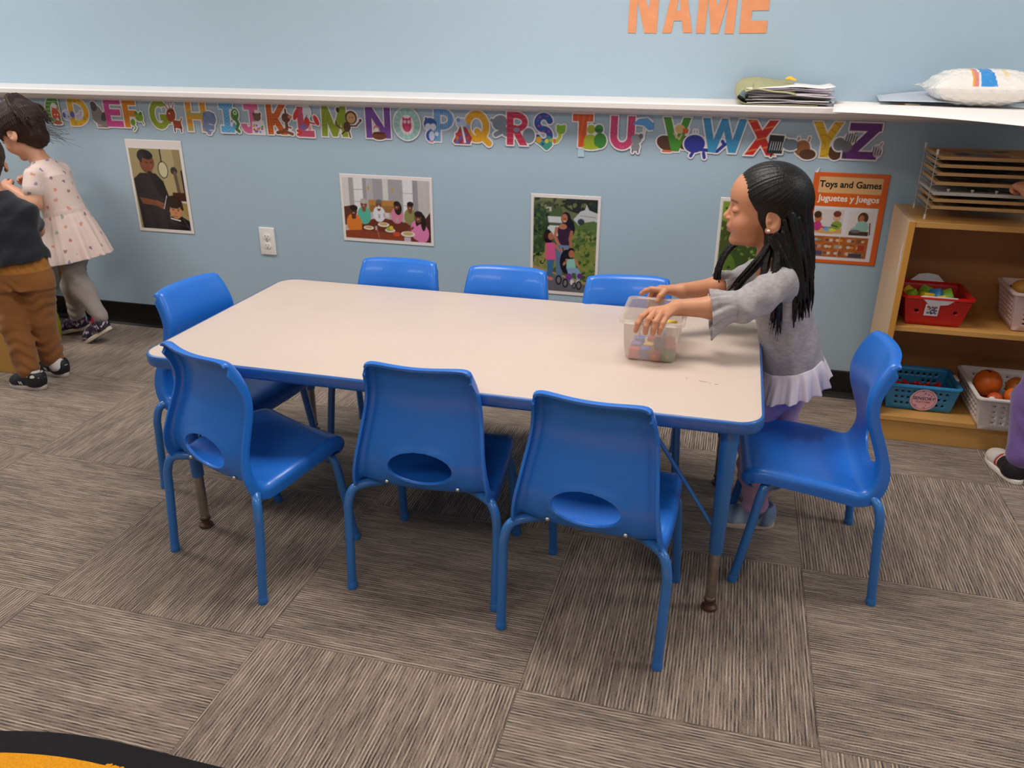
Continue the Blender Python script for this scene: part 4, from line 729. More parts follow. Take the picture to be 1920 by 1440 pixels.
class Vol:
    def __init__(s, lo, hi, res, bg=0.03):
        s.lo = np.array(lo, float); s.res = res; s.n = np.ceil((np.array(hi)-s.lo)/res).astype(int)+1
        s.D = np.full(s.n, bg, np.float32); s.ax = [s.lo[i]+res*np.arange(s.n[i]) for i in range(3)]
    def apply(s, fn, c, r, k=0.0, op='u'):
        c = np.array(c, float); r = np.array(r, float)*np.ones(3) + max(k, 0.0)*1.6 + 0.006 + 2*s.res + (0.012 if k > .009 else 0)
        a = np.clip(((c-r-s.lo)/s.res).astype(int), 0, s.n); b = np.clip(((c+r-s.lo)/s.res).astype(int)+2, 0, s.n)
        if np.any(b <= a): return s
        X = s.ax[0][a[0]:b[0], None, None]; Y = s.ax[1][None, a[1]:b[1], None]; Z = s.ax[2][None, None, a[2]:b[2]]
        d = fn(X, Y, Z).astype(np.float32); sl = s.D[a[0]:b[0], a[1]:b[1], a[2]:b[2]]
        if op == 'u':
            if k > 0:
                h = np.clip(0.5+0.5*(sl-d)/k, 0, 1); out = sl*(1-h)+d*h-k*h*(1-h)
            else: out = np.minimum(sl, d)
        elif op == 's':
            d = -d
            if k > 0:
                h = np.clip(0.5-0.5*(sl-d)/k, 0, 1); out = sl*(1-h)+d*h+k*h*(1-h)
            else: out = np.maximum(sl, d)
        elif op == 'i': out = np.maximum(sl, d)
        elif op == 'd': out = sl+d
        s.D[a[0]:b[0], a[1]:b[1], a[2]:b[2]] = out; return s
    def ell(s, c, r, F=W0, k=0.0, op='u'):
        c = np.array(c, float); r = np.array(r, float)*np.ones(3)
        def fn(X, Y, Z):
            x, y, z = F.loc(X, Y, Z); x, y, z = (x-c[0]), (y-c[1]), (z-c[2])
            k0 = np.sqrt((x/r[0])**2+(y/r[1])**2+(z/r[2])**2); k1 = np.sqrt((x/r[0]**2)**2+(y/r[1]**2)**2+(z/r[2]**2)**2)+1e-6
            return np.where(k0 < 0.05, -r.min(), k0*(k0-1)/k1)*F.s
        return s.apply(fn, F.w(c), r.max()*F.s, k, op)
    def rell(s, c, r, ang, F=W0, k=0.0, op='u'):
        """ellipsoid turned by euler angles (deg) in its frame"""
        E_ = np.array(Matrix.Rotation(math.radians(ang[2]), 3, 'Z') @ Matrix.Rotation(math.radians(ang[1]), 3, 'Y') @ Matrix.Rotation(math.radians(ang[0]), 3, 'X'))
        return s.ell((0, 0, 0), r, Frame(F.w(c), F.R @ E_, F.s), k, op)
    def cap(s, a, b, ra, rb, F=W0, k=0.0, op='u', squash=None):
        a = F.w(a); b = F.w(b); ra *= F.s; rb *= F.s; ba = b-a; L2 = ba@ba+1e-12
        def fn(X, Y, Z):
            x, y, z = X-a[0], Y-a[1], Z-a[2]; h = np.clip((x*ba[0]+y*ba[1]+z*ba[2])/L2, 0, 1)
            return np.sqrt((x-h*ba[0])**2+(y-h*ba[1])**2+(z-h*ba[2])**2)-(ra+(rb-ra)*h)
        return s.apply(fn, (a+b)/2, np.abs(ba)/2+max(ra, rb), k, op)
    def chain(s, pts, rad, F=W0, k=0.0, op='u'):
        for i in range(len(pts)-1): s.cap(pts[i], pts[i+1], rad[i], rad[i+1], F, k, op)
        return s
    def loft(s, st, F=W0, k=0.0, op='u', shell=0.0, ruffle=None, n=2.0):
        """stations (z,cx,cy,rx,ry) sorted by z in frame F"""
        st = np.array(st, float); z0, z1 = st[0, 0], st[-1, 0]
        def fn(X, Y, Z):
            x, y, z = F.loc(X, Y, Z); zz = np.clip(z, z0, z1); g = [np.interp(zz, st[:, 0], st[:, q]) for q in range(1, 5)]
            u, v = (x-g[0])/g[2], (y-g[1])/g[3]; r = (np.abs(u)**n+np.abs(v)**n)**(1/n)+1e-6
            if ruffle is not None: r = r/ruffle(np.arctan2(v, u), (zz-z0)/(z1-z0))
            d = (r-1)*np.minimum(g[2], g[3])
            if shell: d = np.abs(d)-shell/2
            return np.maximum(d, np.abs(z-(z0+z1)/2)-(z1-z0)/2)*F.s
        zc = (z0+z1)/2; cx, cy = st[:, 1].mean(), st[:, 2].mean(); R_ = max((np.abs(st[:, 1]-cx)+st[:, 3]).max(), (np.abs(st[:, 2]-cy)+st[:, 4]).max())*1.3
        return s.apply(fn, F.w((cx, cy, zc)), math.hypot(R_, (z1-z0)/2)*F.s, k, op)
    def warp(s, fn, c, r): return s.apply(fn, c, r, 0, 'd')
    def mesh(s, name, colfn=None, smooth=0):
        D = s.D
        for _ in range(smooth):
            for ax in range(3): D = (np.roll(D, 1, ax)+2*D+np.roll(D, -1, ax))/4
        g = openvdb.FloatGrid(1.0); g.copyFromArray(np.ascontiguousarray(D)); g.transform = openvdb.createLinearTransform(1.0)
        P, Q = g.convertToQuads(0.0); P = P*s.res+s.lo
        v0, v1, v2 = P[Q[:, 0]], P[Q[:, 1]], P[Q[:, 2]]; vol = np.einsum('ij,ij->i', v0, np.cross(v1, v2)).sum() + np.einsum('ij,ij->i', v0, np.cross(v2, P[Q[:, 3]])).sum()
        if vol < 0: Q = Q[:, ::-1]
        return fast_mesh(name, P, Q, None if colfn is None else colfn(P))
def vobj(vol, name, m, parent=None, colfn=None, smooth=0):
    me = vol.mesh(name, colfn, smooth); o = obj(name, me, parent, m)
    if parent is not None: o.matrix_parent_inverse = Matrix.Translation(-parent.location)
    return o
def nz3(P, s, seed=0):
    rs = np.random.RandomState(seed); f = 0
    for k in range(5):
        d = rs.normal(size=3); d /= np.linalg.norm(d); f = f+np.sin((P @ d)*s*(1+0.37*k)+rs.uniform(0, 6.28))
    return f/3

# ================================================================= THINGS ON THE LEDGE
def sheet(name, pts2, z_fn, nu, nv, th, m, parent=None, loc=(0, 0, 0)):
    """thin sheet over a quad (p00,p10,p11,p01) in plan, height from z_fn(u,v)"""
    p = [np.array(q, float) for q in pts2]; V = []; 
    for i in range(nu+1):
        for j in range(nv+1):
            u, v = i/nu, j/nv; q = p[0]*(1-u)*(1-v)+p[1]*u*(1-v)+p[2]*u*v+p[3]*(1-u)*v; V.append((q[0], q[1], z_fn(u, v)))
    F_ = [(i*(nv+1)+j, (i+1)*(nv+1)+j, (i+1)*(nv+1)+j+1, i*(nv+1)+j+1) for i in range(nu) for j in range(nv)]
    o = obj(name, M(name, V, F_), parent, m, loc); md = o.modifiers.new('t', 'SOLIDIFY'); md.thickness = th; md.offset = 1; return o
def ledge_stuff():
    mp = mat('white_paper', '#f7f4f0', rough=0.6); mg = mat('grey_paper', '#c6cdd8', rough=0.5)
    # drooping white poster boards
    def zf(u, v): return 0.0 + 0.012*math.sin(u*5.2)*(1-v)*0.4 - (0.014*u*u+0.010*u)*(1-v)**2 + 0.012*(1-v)*v*math.sin(u*9)
    o = sheet('poster_board', [(0, 0), (0.86, -0.40), (1.10, 0.16), (0.05, 0.50)], zf, 24, 14, 0.0012, mp, None, (1.815, 1.43, LZ+0.008)); tag(o, 'large white poster board hanging over the ledge edge', 'poster board')
    o = sheet('poster_board', [(0, 0), (0.5, 0.0), (0.5, 0.30), (0.03, 0.30)], lambda u, v: 0.006+0.02*math.sin(min(1, u*2.2)*PI*0.5)*v, 16, 8, 0.001, mg, None, (1.98, 1.715, LZ+0.018)); tag(o, 'pale grey plastic sheet lying behind the white poster board', 'sheet')
    # papers under a curled olive folder
    e = empty('paper_stack', (1.695, 1.87, LZ), 0, 'untidy stack of worksheets lying inside the olive folder on the ledge', 'papers')
    rs = random.Random(11); z = 0.004
    cols = ['#b9aab4', '#cfc8cc', '#5e6458', '#d9d4d6', '#39503a', '#4c4046', '#c9bfc6', '#e9e6ea', '#a9a0ac', '#d6ccd6', '#b6acba', '#efecef', '#f6f4f2']
    for k, c in enumerate(cols):
        t = rs.uniform(.0025, .006); w = .268+rs.uniform(-.012, .012)+(0.012 if k > 8 else 0); x0 = -.132+rs.uniform(-.006, .006); ph = rs.uniform(0, 6)
        o = sheet('sheet', [(x0, -.115+rs.uniform(-.01, .01)), (x0+w, -.118+rs.uniform(-.012, .012)), (x0+w, .11), (x0, .11)], lambda u, v, z=z, ph=ph, k=k: z+0.002*math.sin(u*6+ph)+0.0006*math.sin(u*17+ph)+(0.006*k/12)*(1-abs(u-.5)*1.6)+(0.009*max(0, u-.9)*10 if k == 12 else 0), 16, 4, t*0.85, mat('sheet_'+c[1:], c, rough=0.6), e)
        z += t*0.98
    e2 = None
    prof_ = smooth_path([(.10, .0, .0015), (0, .0, .0015), (-.12, .0, .002), (-.150, .0, .012), (-.176, .0, .034), (-.172, .0, .060), (-.145, .0, .077), (-.10, .0, .082), (-.05, .0, .075), (-.005, .0, .072), (.025, .0, .066)], 6)
    V = []; n = len(prof_)
    for j in range(9):
        y = -.125+.24*j/8
        for i, q in enumerate(prof_):
            fr = ((8-j)/8)**2.2; tp = min(1, max(0, (q[2]-.004)/.05)); V.append((q[0]+(.018*fr*tp if q[0] < -.12 else 0), y-.010*fr*tp, max(q[2]-.030*fr*tp*(1 if q[0] > -.16 else .6), .0012)))
    o = obj('folder', M('folder', V, [(j*n+i, j*n+i+1, (j+1)*n+i+1, (j+1)*n+i) for j in range(8) for i in range(n-1)]), None, mat('olive_card', '#a8a67c', rough=0.6, vary=0.06, vscale=18), (1.695, 1.87, LZ))
    o.modifiers.new('t', 'SOLIDIFY').thickness = 0.0018; tag(o, 'olive green folder curled over the stack of papers on the ledge', 'folder')
    V_ = Vol((-.03, -.02, -.012), (.035, .02, .02), .0012); V_.rell((0, 0, 0), (.013, .010, .006), (0, -15, 10)); V_.rell((.012, -.002, -.003), (.014, .008, .0045), (0, 12, -10), k=.003)
    o = vobj(V_, 'paper_flower', mat('yellow_petal', '#f4c23a', rough=0.5)); o.location = (1.698, 1.86, LZ+.083); tag(o, 'small yellow crumpled paper blossom lying on top of the folder', 'decoration')
    b = B(); b.tube([(0, 0, 0), (.028, .004, 0)], [.0035, .004], 10); h = b.obj('paint_brush', mat('brown_handle', '#8a4a22', rough=0.4), None, (2.035, 1.735, LZ+0.0135)); tag(h, 'short brown and cream stick lying on the poster board', 'stick')
    B().tube([(.028, .004, 0), (.075, .010, -.001)], [.004, .0025], 10).obj('tip', mat('cream_tip', '#ead9a8', rough=0.5), h)
    # bag of cotton balls
    V_ = Vol((2.08, 1.62, LZ-.0), (2.50, 2.0, LZ+.15), .003)
    def bag(X, Y, Z):
        u = (X-2.29)/.155; v = (Y-1.80)/.12; hgt = .056*np.clip(1-np.abs(u)**3.2, 0, 1)**.55*np.clip(1-np.abs(v)**2.6, 0, 1)**.55+.0005
        zc = LZ+.068+ .0*u; bump = .0022*(np.sin(X*150+np.sin(Y*90)*1.5)*np.sin(Y*140)*np.sin(Z*160+1))
        return (np.abs(Z-zc)-hgt)*.6+bump
    V_.apply(bag, (2.29, 1.80, LZ+.068), (.17, .14, .06)); V_.cap((2.135, 1.72, LZ+.066), (2.150, 1.74, LZ+.066), .003, .006, k=.01)
    def bc(P):
        c = np.tile(H('#f3ece6'), (len(P), 1)); top = P[:, 2] > LZ+.075; x, z = P[:, 0], P[:, 2]
        m = top & (x > 2.262) & (x < 2.30+.25*(LZ+.12-z)) & (P[:, 1] < 1.80); c[m] = H('#3b93dc')
        m = top & (x > 2.240) & (x < 2.254) & (P[:, 1] < 1.80); c[m] = H('#f0a83c')
        m = top & (x > 2.246) & (x < 2.256) & (P[:, 1] < 1.77); c[m] = H('#e08a8a')
        m = top & (x > 2.33) & (x < 2.345) & (P[:, 1] < 1.78) & (z > LZ+.105); c[m] = H('#f2dca8')
        return c
    o = vobj(V_, 'cotton_bag', mat('cotton_bag_film', attr=True, rough=0.25, coat=0.4), None, bc); tag(o, 'clear bag of white cotton balls with a blue and orange label', 'bag')
ledge_stuff()

# ================================================================= SHELF UNIT AT THE RIGHT AND WHAT IS ON IT
M_WOOD = mat('maple_veneer', '#cf9c55', rough=0.38, vary=0.05, vscale=3.0, stretch=(1.5, 8, 30))
M_WOODP = mat('maple_side', '#d3b08a', rough=0.4, vary=0.03, vscale=3.0, stretch=(8, 8, 1.5))
M_BACK = mat('brown_back_panel', '#a97442', rough=0.5, vary=0.04, vscale=4)
def perforated(bm, quad, nu, nv, hole, mu=0.06, mv=0.1, holes=None):
    """quad corners (bl, br, tr, tl): a panel with a grid of round holes"""
    q = [Vector(p) for p in quad]
    def P(u, v): return q[0]*(1-u)*(1-v)+q[1]*u*(1-v)+q[2]*u*v+q[3]*(1-u)*v
    us = [0, mu]+[mu+(1-2*mu)*(i+1)/nu for i in range(nu)]+[1]; vs = [0, mv]+[mv+(1-2*mv)*(i+1)/nv for i in range(nv)]+[1]
    ver = {}
    def gv(u, v):
        k = (round(u, 5), round(v, 5))
        if k not in ver: ver[k] = bm.verts.new(P(u, v))
        return ver[k]
    for i in range(len(us)-1):
        for j in range(len(vs)-1):
            c = [gv(us[i], vs[j]), gv(us[i+1], vs[j]), gv(us[i+1], vs[j+1]), gv(us[i], vs[j+1])]
            if 0 < i < len(us)-2 and 0 < j < len(vs)-2 and (holes is None or holes(i-1, j-1)):
                uc, vc = (us[i]+us[i+1])/2, (vs[j]+vs[j+1])/2; du, dv = (us[i+1]-us[i])/2, (vs[j+1]-vs[j])/2
                lu, lv = (q[1]-q[0]).length*du, (q[3]-q[0]).length*dv; r = min(lu, lv)*hole; ring = [bm.verts.new(P(uc+du*r/lu*math.cos(a), vc+dv*r/lv*math.sin(a))) for a in [math.radians(-135+45*k) for k in range(8)]]
                for k in range(4):
                    bm.faces.new((c[k], c[(k+1) % 4], ring[(2*k+2) % 8], ring[2*k+1], ring[2*k]))
            else: bm.faces.new(c)
def basket(name, x0, x1, y0, y1, z0, z1, taper, m, label, nu, nv, hole=0.55, rim=0.010, cat='basket', holes=None):
    cx, cy = (x0+x1)/2, (y0+y1)/2; W, D, Hh = (x1-x0)/2, (y1-y0)/2, z1-z0
    e = empty(name, (cx, cy, z0), 0, label, cat); w, d = W-taper, D-taper
    b = B(); bm = b.bm; lo = [(-w, -d, 0.002), (w, -d, 0.002), (w, d, 0.002), (-w, d, 0.002)]; hi = [(-W+rim, -D+rim, Hh), (W-rim, -D+rim, Hh), (W-rim, D-rim, Hh), (-W+rim, D-rim, Hh)]
    for k in range(4):
        k2 = (k+1) % 4; long_ = k % 2 == 0; perforated(bm, [lo[k], lo[k2], hi[k2], hi[k]], nu if long_ else max(2, int(nu*D/W)), nv, hole, 0.1, 0.14, holes)
    bm.faces.new([bm.verts.new(p) for p in lo]); bmesh.ops.remove_doubles(bm, verts=bm.verts, dist=0.0004)
    o = b.obj('body', m, e, angle=30); md = o.modifiers.new('t', 'SOLIDIFY'); md.thickness = 0.0025; md.offset = 1
    b = B(); ro = rrect(2*W, 2*D, .022, 6); ri = rrect(2*(W-rim), 2*(D-rim), .014, 6); n = len(ro); V = [(x, y, Hh-.001) for x, y in ro]+[(x, y, Hh+.002) for x, y in ri]+[(x, y, Hh-.006) for x, y in ro]+[(x, y, Hh-.006) for x, y in ri]
    Fq = []
    for k in range(n): k2 = (k+1) % n; Fq += [(k, k2, n+k2, n+k), (2*n+k, 2*n+k2, k2, k), (n+k, n+k2, 3*n+k2, 3*n+k), (3*n+k, 3*n+k2, 2*n+k2, 2*n+k)]
    obj('rim', M('rim', V, Fq, False), e, m)
    return e
def blocks_in(rs, n, x0, x1, y0, y1, z0, dz, cols, size, name, lab):
    out = []
    for k in range(n):
        s_ = size*rs.uniform(.8, 1.15); c = cols[k % len(cols)]; cc, cn = c
        b = B()
        kind = k % 3
        if kind == 0: b.box(-s_/2, s_/2, -s_/2, s_/2, -s_/2, s_/2, s_*.12)
        elif kind == 1: b.prism(rrect(s_*1.3, s_*.8, s_*.3, 5), -s_/3, s_/3, s_*.08)
        else: b.lathe([(s_*.25, -s_*.4), (s_*.55, -s_*.35), (s_*.6, 0), (s_*.55, s_*.35), (s_*.25, s_*.4), (s_*.25, -s_*.4)], 16)
        o = b.obj(name, mat('toy_'+cc[1:], cc, rough=0.4)); o.location = (rs.uniform(x0, x1), rs.uniform(y0, y1), z0+rs.uniform(0, dz)); o.rotation_euler = (rs.uniform(-.7, .7), rs.uniform(-.7, .7), rs.uniform(0, 3)); out.append((o, cn, ['cube', 'bar', 'ring'][kind]))
    return out
SX0, SX1, SYF, SYB = 2.092, 3.30, 1.462, 1.765
def shelf():
    e = empty('shelf_unit', ((SX0+SX1)/2, (SYF+SYB)/2, 0), 0, 'open maple shelf unit holding toy baskets at the right', 'shelf')
    ex, ey = e.location.x, e.location.y; g = lambda x0, x1, y0, y1, z0, z1, bv=.0015: B().box(x0-ex, x1-ex, y0-ey, y1-ey, z0, z1, bv)
    g(SX0, SX0+.018, SYF, SYB, 0, .755).obj('side_panel', M_WOODP, e, smooth=False); g(SX1-.018, SX1, SYF, SYB, 0, .755).obj('side_panel', M_WOODP, e, smooth=False)
    for x in (SX0, SX1-.018): g(x-.0005, x+.0185, SYF-.003, SYF, 0, .755, .001).obj('edge_strip', mat('golden_edge', '#cf9440', rough=.35), e, smooth=False)
    g(SX0+.018, SX1-.018, SYF-.001, SYB, .737, .755).obj('top_panel', M_WOOD, e, smooth=False)
    g(SX0+.018, SX1-.018, SYF+.012, SYB-.006, .393, .411).obj('middle_shelf', M_WOOD, e, smooth=False); g(SX0+.018, SX1-.018, SYF+.001, SYB-.006, .076, .094).obj('bottom_shelf', M_WOOD, e, smooth=False)
    g(SX0+.018, SX1-.018, SYF+.010, SYF+.026, 0, .076).obj('kick_board', M_WOOD, e, smooth=False); g(SX0+.018, SX1-.018, SYB-.006, SYB, 0.02, .74, .0005).obj('back_panel', M_BACK, e, smooth=False)
    b = B(); b.prism([(0, 0), (.012, .01), (.010, .05), (.016, .09), (.004, .12), (-.002, .06)], 0, .0006, mtx=Matrix.Translation((SX0-.0002-ex, SYF+.03-ey, .57)) @ Matrix.Rotation(PI/2, 4, 'Z') @ Matrix.Rotation(PI/2, 4, 'X')); tag(b.obj('torn_label', mat('torn_paper', '#d8d0cc', rough=.7), e), 'torn scrap of a paper label')
shelf()
def shelf_content():
    rs = random.Random(21)
    red = mat('red_plastic', '#c01a14', rough=.35); e = basket('toy_basket', 2.118, 2.338, 1.475, 1.690, .4115, .512, .030, red, 'red plastic basket of building toys with white grips on the middle shelf', 5, 3, .5, holes=lambda i, j: (i+j) % 2 == 1 and i in (0, 4))
    mw = mat('white_grip', '#ecebef', rough=.35)
    for sy in (-1, 1):
        b = B(); b.prism([(-.055, .0), (-.030, .0245), (0, .029), (.030, .0245), (.055, .0), (.05, -.002), (-.05, -.002)], -.0015, .0015, mtx=Matrix.Translation((-.0, sy*.1035, .100 if sy > 0 else .102)) @ Matrix.Rotation(math.radians(90 if sy > 0 else -75), 4, 'X')); b.obj('grip', mw, e)
    a = Art(30, 30, 36); a.C[:] = H('#ddd8de')
    for x, y, c in ((7, 7, '#8a3a3a'), (16, 8, '#55606e'), (23, 8, '#a04a5a'), (8, 14, '#e0a83a'), (17, 15, '#4a5a6a'), (24, 16, '#3a6a8a'), (8, 22, '#4a6aa0'), (16, 23, '#2f3a4a'), (24, 23, '#8a6a9a')): a.ell(x, y, 3.4, 2.8, c)
    for x, y in ((11, 11), (20, 12), (13, 19), (21, 20)): a.ell(x, y, 1.6, 3.2, '#2a2c34')
    o = obj('picture_label', a.mesh('lbl', .042/30, .042/30, (0, .042)), e, M_PRINT, (-.035, -.0900, .036), (math.radians(11.5), 0, 0)); o['label'] = 'small white label printed with pictures of building toys'
    cols = [('#8fc63a', 'lime green'), ('#f0c62a', 'yellow'), ('#3a8fd0', 'blue'), ('#8fc63a', 'lime green'), ('#a6cf4a', 'pale green'), ('#e8d23a', 'yellow')]
    spots = [(2.165, 1.575, .490), (2.205, 1.545, .492), (2.240, 1.575, .492), (2.275, 1.585, .492), (2.185, 1.53, .484), (2.255, 1.54, .484), (2.22, 1.62, .488), (2.16, 1.62, .486)]
    for k, (x, y, z) in enumerate(spots):
        o, cn, kd = blocks_in(rs, 1, x, x, y, y, z, 0, [cols[(k) % 6]], .036, 'toy_block', '')[0]
        if k % 3 == 1: pass
        tag(o, '%s toy block, %s in the red basket' % (cn, ('back left', 'front middle', 'centre', 'right', 'front left', 'front right', 'back middle', 'far back left')[k]), 'toy block', 'building toys in the red basket')
    blue = mat('blue_basket_plastic', '#2f86b8', rough=.35); e = basket('toy_basket', 2.120, 2.372, 1.505, 1.715, .0945, .192, .026, blue, 'blue perforated basket with a round pink SENSORY label on the bottom shelf', 9, 3, .52, holes=lambda i, j: (i, j) not in ((3, 1), (4, 1), (5, 1)))
    b = B(); b.box(-.006, .006, -.025, .025, -.014, .006, .003, mtx=Matrix.Translation((.123, .01, .096))); b.obj('grip', mw, e)
    a = Art(40, 40, 44); a.C[:] = H('#e9c4cf'); a._put(np.hypot(a.X-20, a.Y-20)-19.2, '#e9b9c8', True); a._put(np.abs(np.hypot(a.X-20, a.Y-20)-16.8)-.35, '#6a2a4a')
    r2 = random.Random(2)
    for _ in range(46):
        t, q = r2.uniform(0, 6.28), r2.uniform(0, 16); x, y = 20+q*math.cos(t), 20+q*math.sin(t)
        if 13 < y < 26: continue
        a.ell(x, y, .9*r2.uniform(.6, 1.6), .9*r2.uniform(.6, 1.4), ['#7a2a4a', '#a03a6a', '#5a2a5a', '#c0506a'][_ % 4])
    lb = obj('round_label', a.mesh('lbl', .088/40, .088/40, (-.044, .044), border=.3), e, M_PRINT, (.010, -.0925, .046), (math.radians(9.5), 0, 0)); lb['label'] = 'round pink label reading SENSORY'
    for body, sz, dz, c, nm in (('SENSORY', .0165, .006, '#2a1620', 'title_print'), ('PLAYTIME', .0105, -.0075, '#b8607a', 'subtitle_print')):
        me = text_mesh(body, sz, .0001, .0002); t = obj(nm, me, lb, mat('ink_'+c[1:], c, rough=.5)); t.location = (0, -.0012, dz); t.rotation_euler = (PI/2, 0, 0)
    rd = mat('toy_red', '#d0202c', rough=.4)
    for k in range(5):
        b = B(); b.prism([(0.0+.012*math.cos(t)*(1+.35*(q % 2)), .012*math.sin(t)*(1+.35*(q % 2))) for q, t in enumerate(np.linspace(0, 2*PI, 16, endpoint=False))], -.004, .004, .0015)
        o = b.obj('toy_star', rd, None, (2.175+k*.033, 1.585+.012*(k % 2), .166+.003*(k % 3)), (0.4, .3*k, k)); tag(o, 'red plastic toy piece, %s from the left in the blue basket' % ('first', 'second', 'third', 'fourth', 'fifth')[k], 'toy', 'red toy pieces in the blue basket')
        b = B(); b.box(-.02, .02, -.02, .02, -.035, .035, .004)
        o = b.obj('toy_block', mat('toy_dark', '#5a3a3a' if k % 2 else '#b02a38', rough=.5), None, (2.175+k*.033, 1.59, .131), (0, 0, .2*k)); tag(o, 'toy block under the red pieces, %s from the left in the blue basket' % ('first', 'second', 'third', 'fourth', 'fifth')[k], 'toy block', 'blocks low in the blue basket')
    wh = mat('white_basket_plastic', '#dcd4cf', rough=.35); e = basket('toy_basket', 2.385, 2.715, 1.400, 1.712, .0945, .212, .030, wh, 'white perforated basket of play food sticking out of the bottom shelf', 9, 4, .26)
    b = B(); b.prism([(-.07, .0), (-.05, -.022), (0, -.032), (.05, -.022), (.07, .0)], -.001, .001, mtx=Matrix.Translation((-.0, .1475, .1165)) @ Matrix.Rotation(PI/2, 4, 'X')); b.obj('grip_cutout', mat('dark_gap', '#5e5048', rough=.6), e)
    me = text_mesh('Mr.', .016, .0001); t = obj('name_print', me, e, mat('ink_grey', '#6a6260', rough=.5)); t.location = (-.045, -.1375, .045); t.rotation_euler = (math.radians(80), 0, 0)
    og = mat('orange_toy', '#dd6a1c', rough=.4, vary=.08, vscale=60); bk = mat('black_toy', '#15141a', rough=.15)
    def ball(x, y, z, r, m, lab, sl=False, fl=1.0):
        b = B(); b.lathe([(0, -r*fl), (r*.5, -r*.87*fl), (r*.87, -r*.5*fl), (r, 0), (r*.9, r*.45*fl), (r*.6, r*.8*fl), (r*.2, r*.97*fl), (0, r*.93*fl)], 24); o = b.obj('toy_fruit', m, None, (x, y, z)); tag(o, lab, 'toy food')
        if sl: B().box(-.003, .003, -.010, .010, -.003, .003, .001).obj('slit', mat('slit_dark', '#5a1e0a', rough=.6), o, (-.006, -.004, r*.92), (0, .1, .5))
        return o
    ball(2.455, 1.575, .205, .045, og, 'largest orange play food ball in the white basket', True); ball(2.545, 1.575, .198, .034, mat('orange_toy_pale', '#e08a3a', rough=.4), 'paler orange play food piece beside the black ball'); ball(2.520, 1.505, .190, .030, og, 'orange play food piece in front of the pale one')
    ball(2.575, 1.500, .214, .036, bk, 'glossy black play food ball in the white basket', fl=.72); ball(2.463, 1.495, .178, .024, mat('toy_rust', '#c04a1a', rough=.5), 'small rust coloured play food piece at the front left of the white basket')
    ball(2.50, 1.45, .178, .022, mat('toy_blue2', '#3a70b8', rough=.4), 'blue play food piece at the front rim of the white basket'); ball(2.56, 1.452, .184, .030, mat('toy_blue2', '#3a70b8', rough=.4), 'larger blue play food piece below the black ball', fl=.5); ball(2.445, 1.465, .186, .012, mat('toy_white', '#e8e4de', rough=.5), 'small white play food bit at the rim of the white basket')
    for k, (x, y) in enumerate(((2.47, 1.6), (2.55, 1.6), (2.63, 1.6), (2.48, 1.5), (2.56, 1.5), (2.64, 1.5))): ball(x, y, .130, .034, og, 'orange play food ball at the bottom of the white basket, %s' % ('back left', 'back middle', 'back right', 'front left', 'front middle', 'front right')[k])
    pk = mat('pale_pink_plastic', '#e2c8c4', rough=.4); e = basket('toy_basket', 2.440, 2.700, 1.490, 1.700, .4115, .540, .028, pk, 'pale pink perforated basket at the right end of the middle shelf', 10, 6, .5)
    ball(2.485, 1.58, .535, .03, mat('toy_amber', '#e0a040', rough=.4), 'amber toy ball on top in the pale pink basket'); ball(2.50, 1.58, .455, .042, mat('toy_amber', '#e0a040', rough=.4), 'amber toy ball at the bottom of the pale pink basket')
shelf_content()
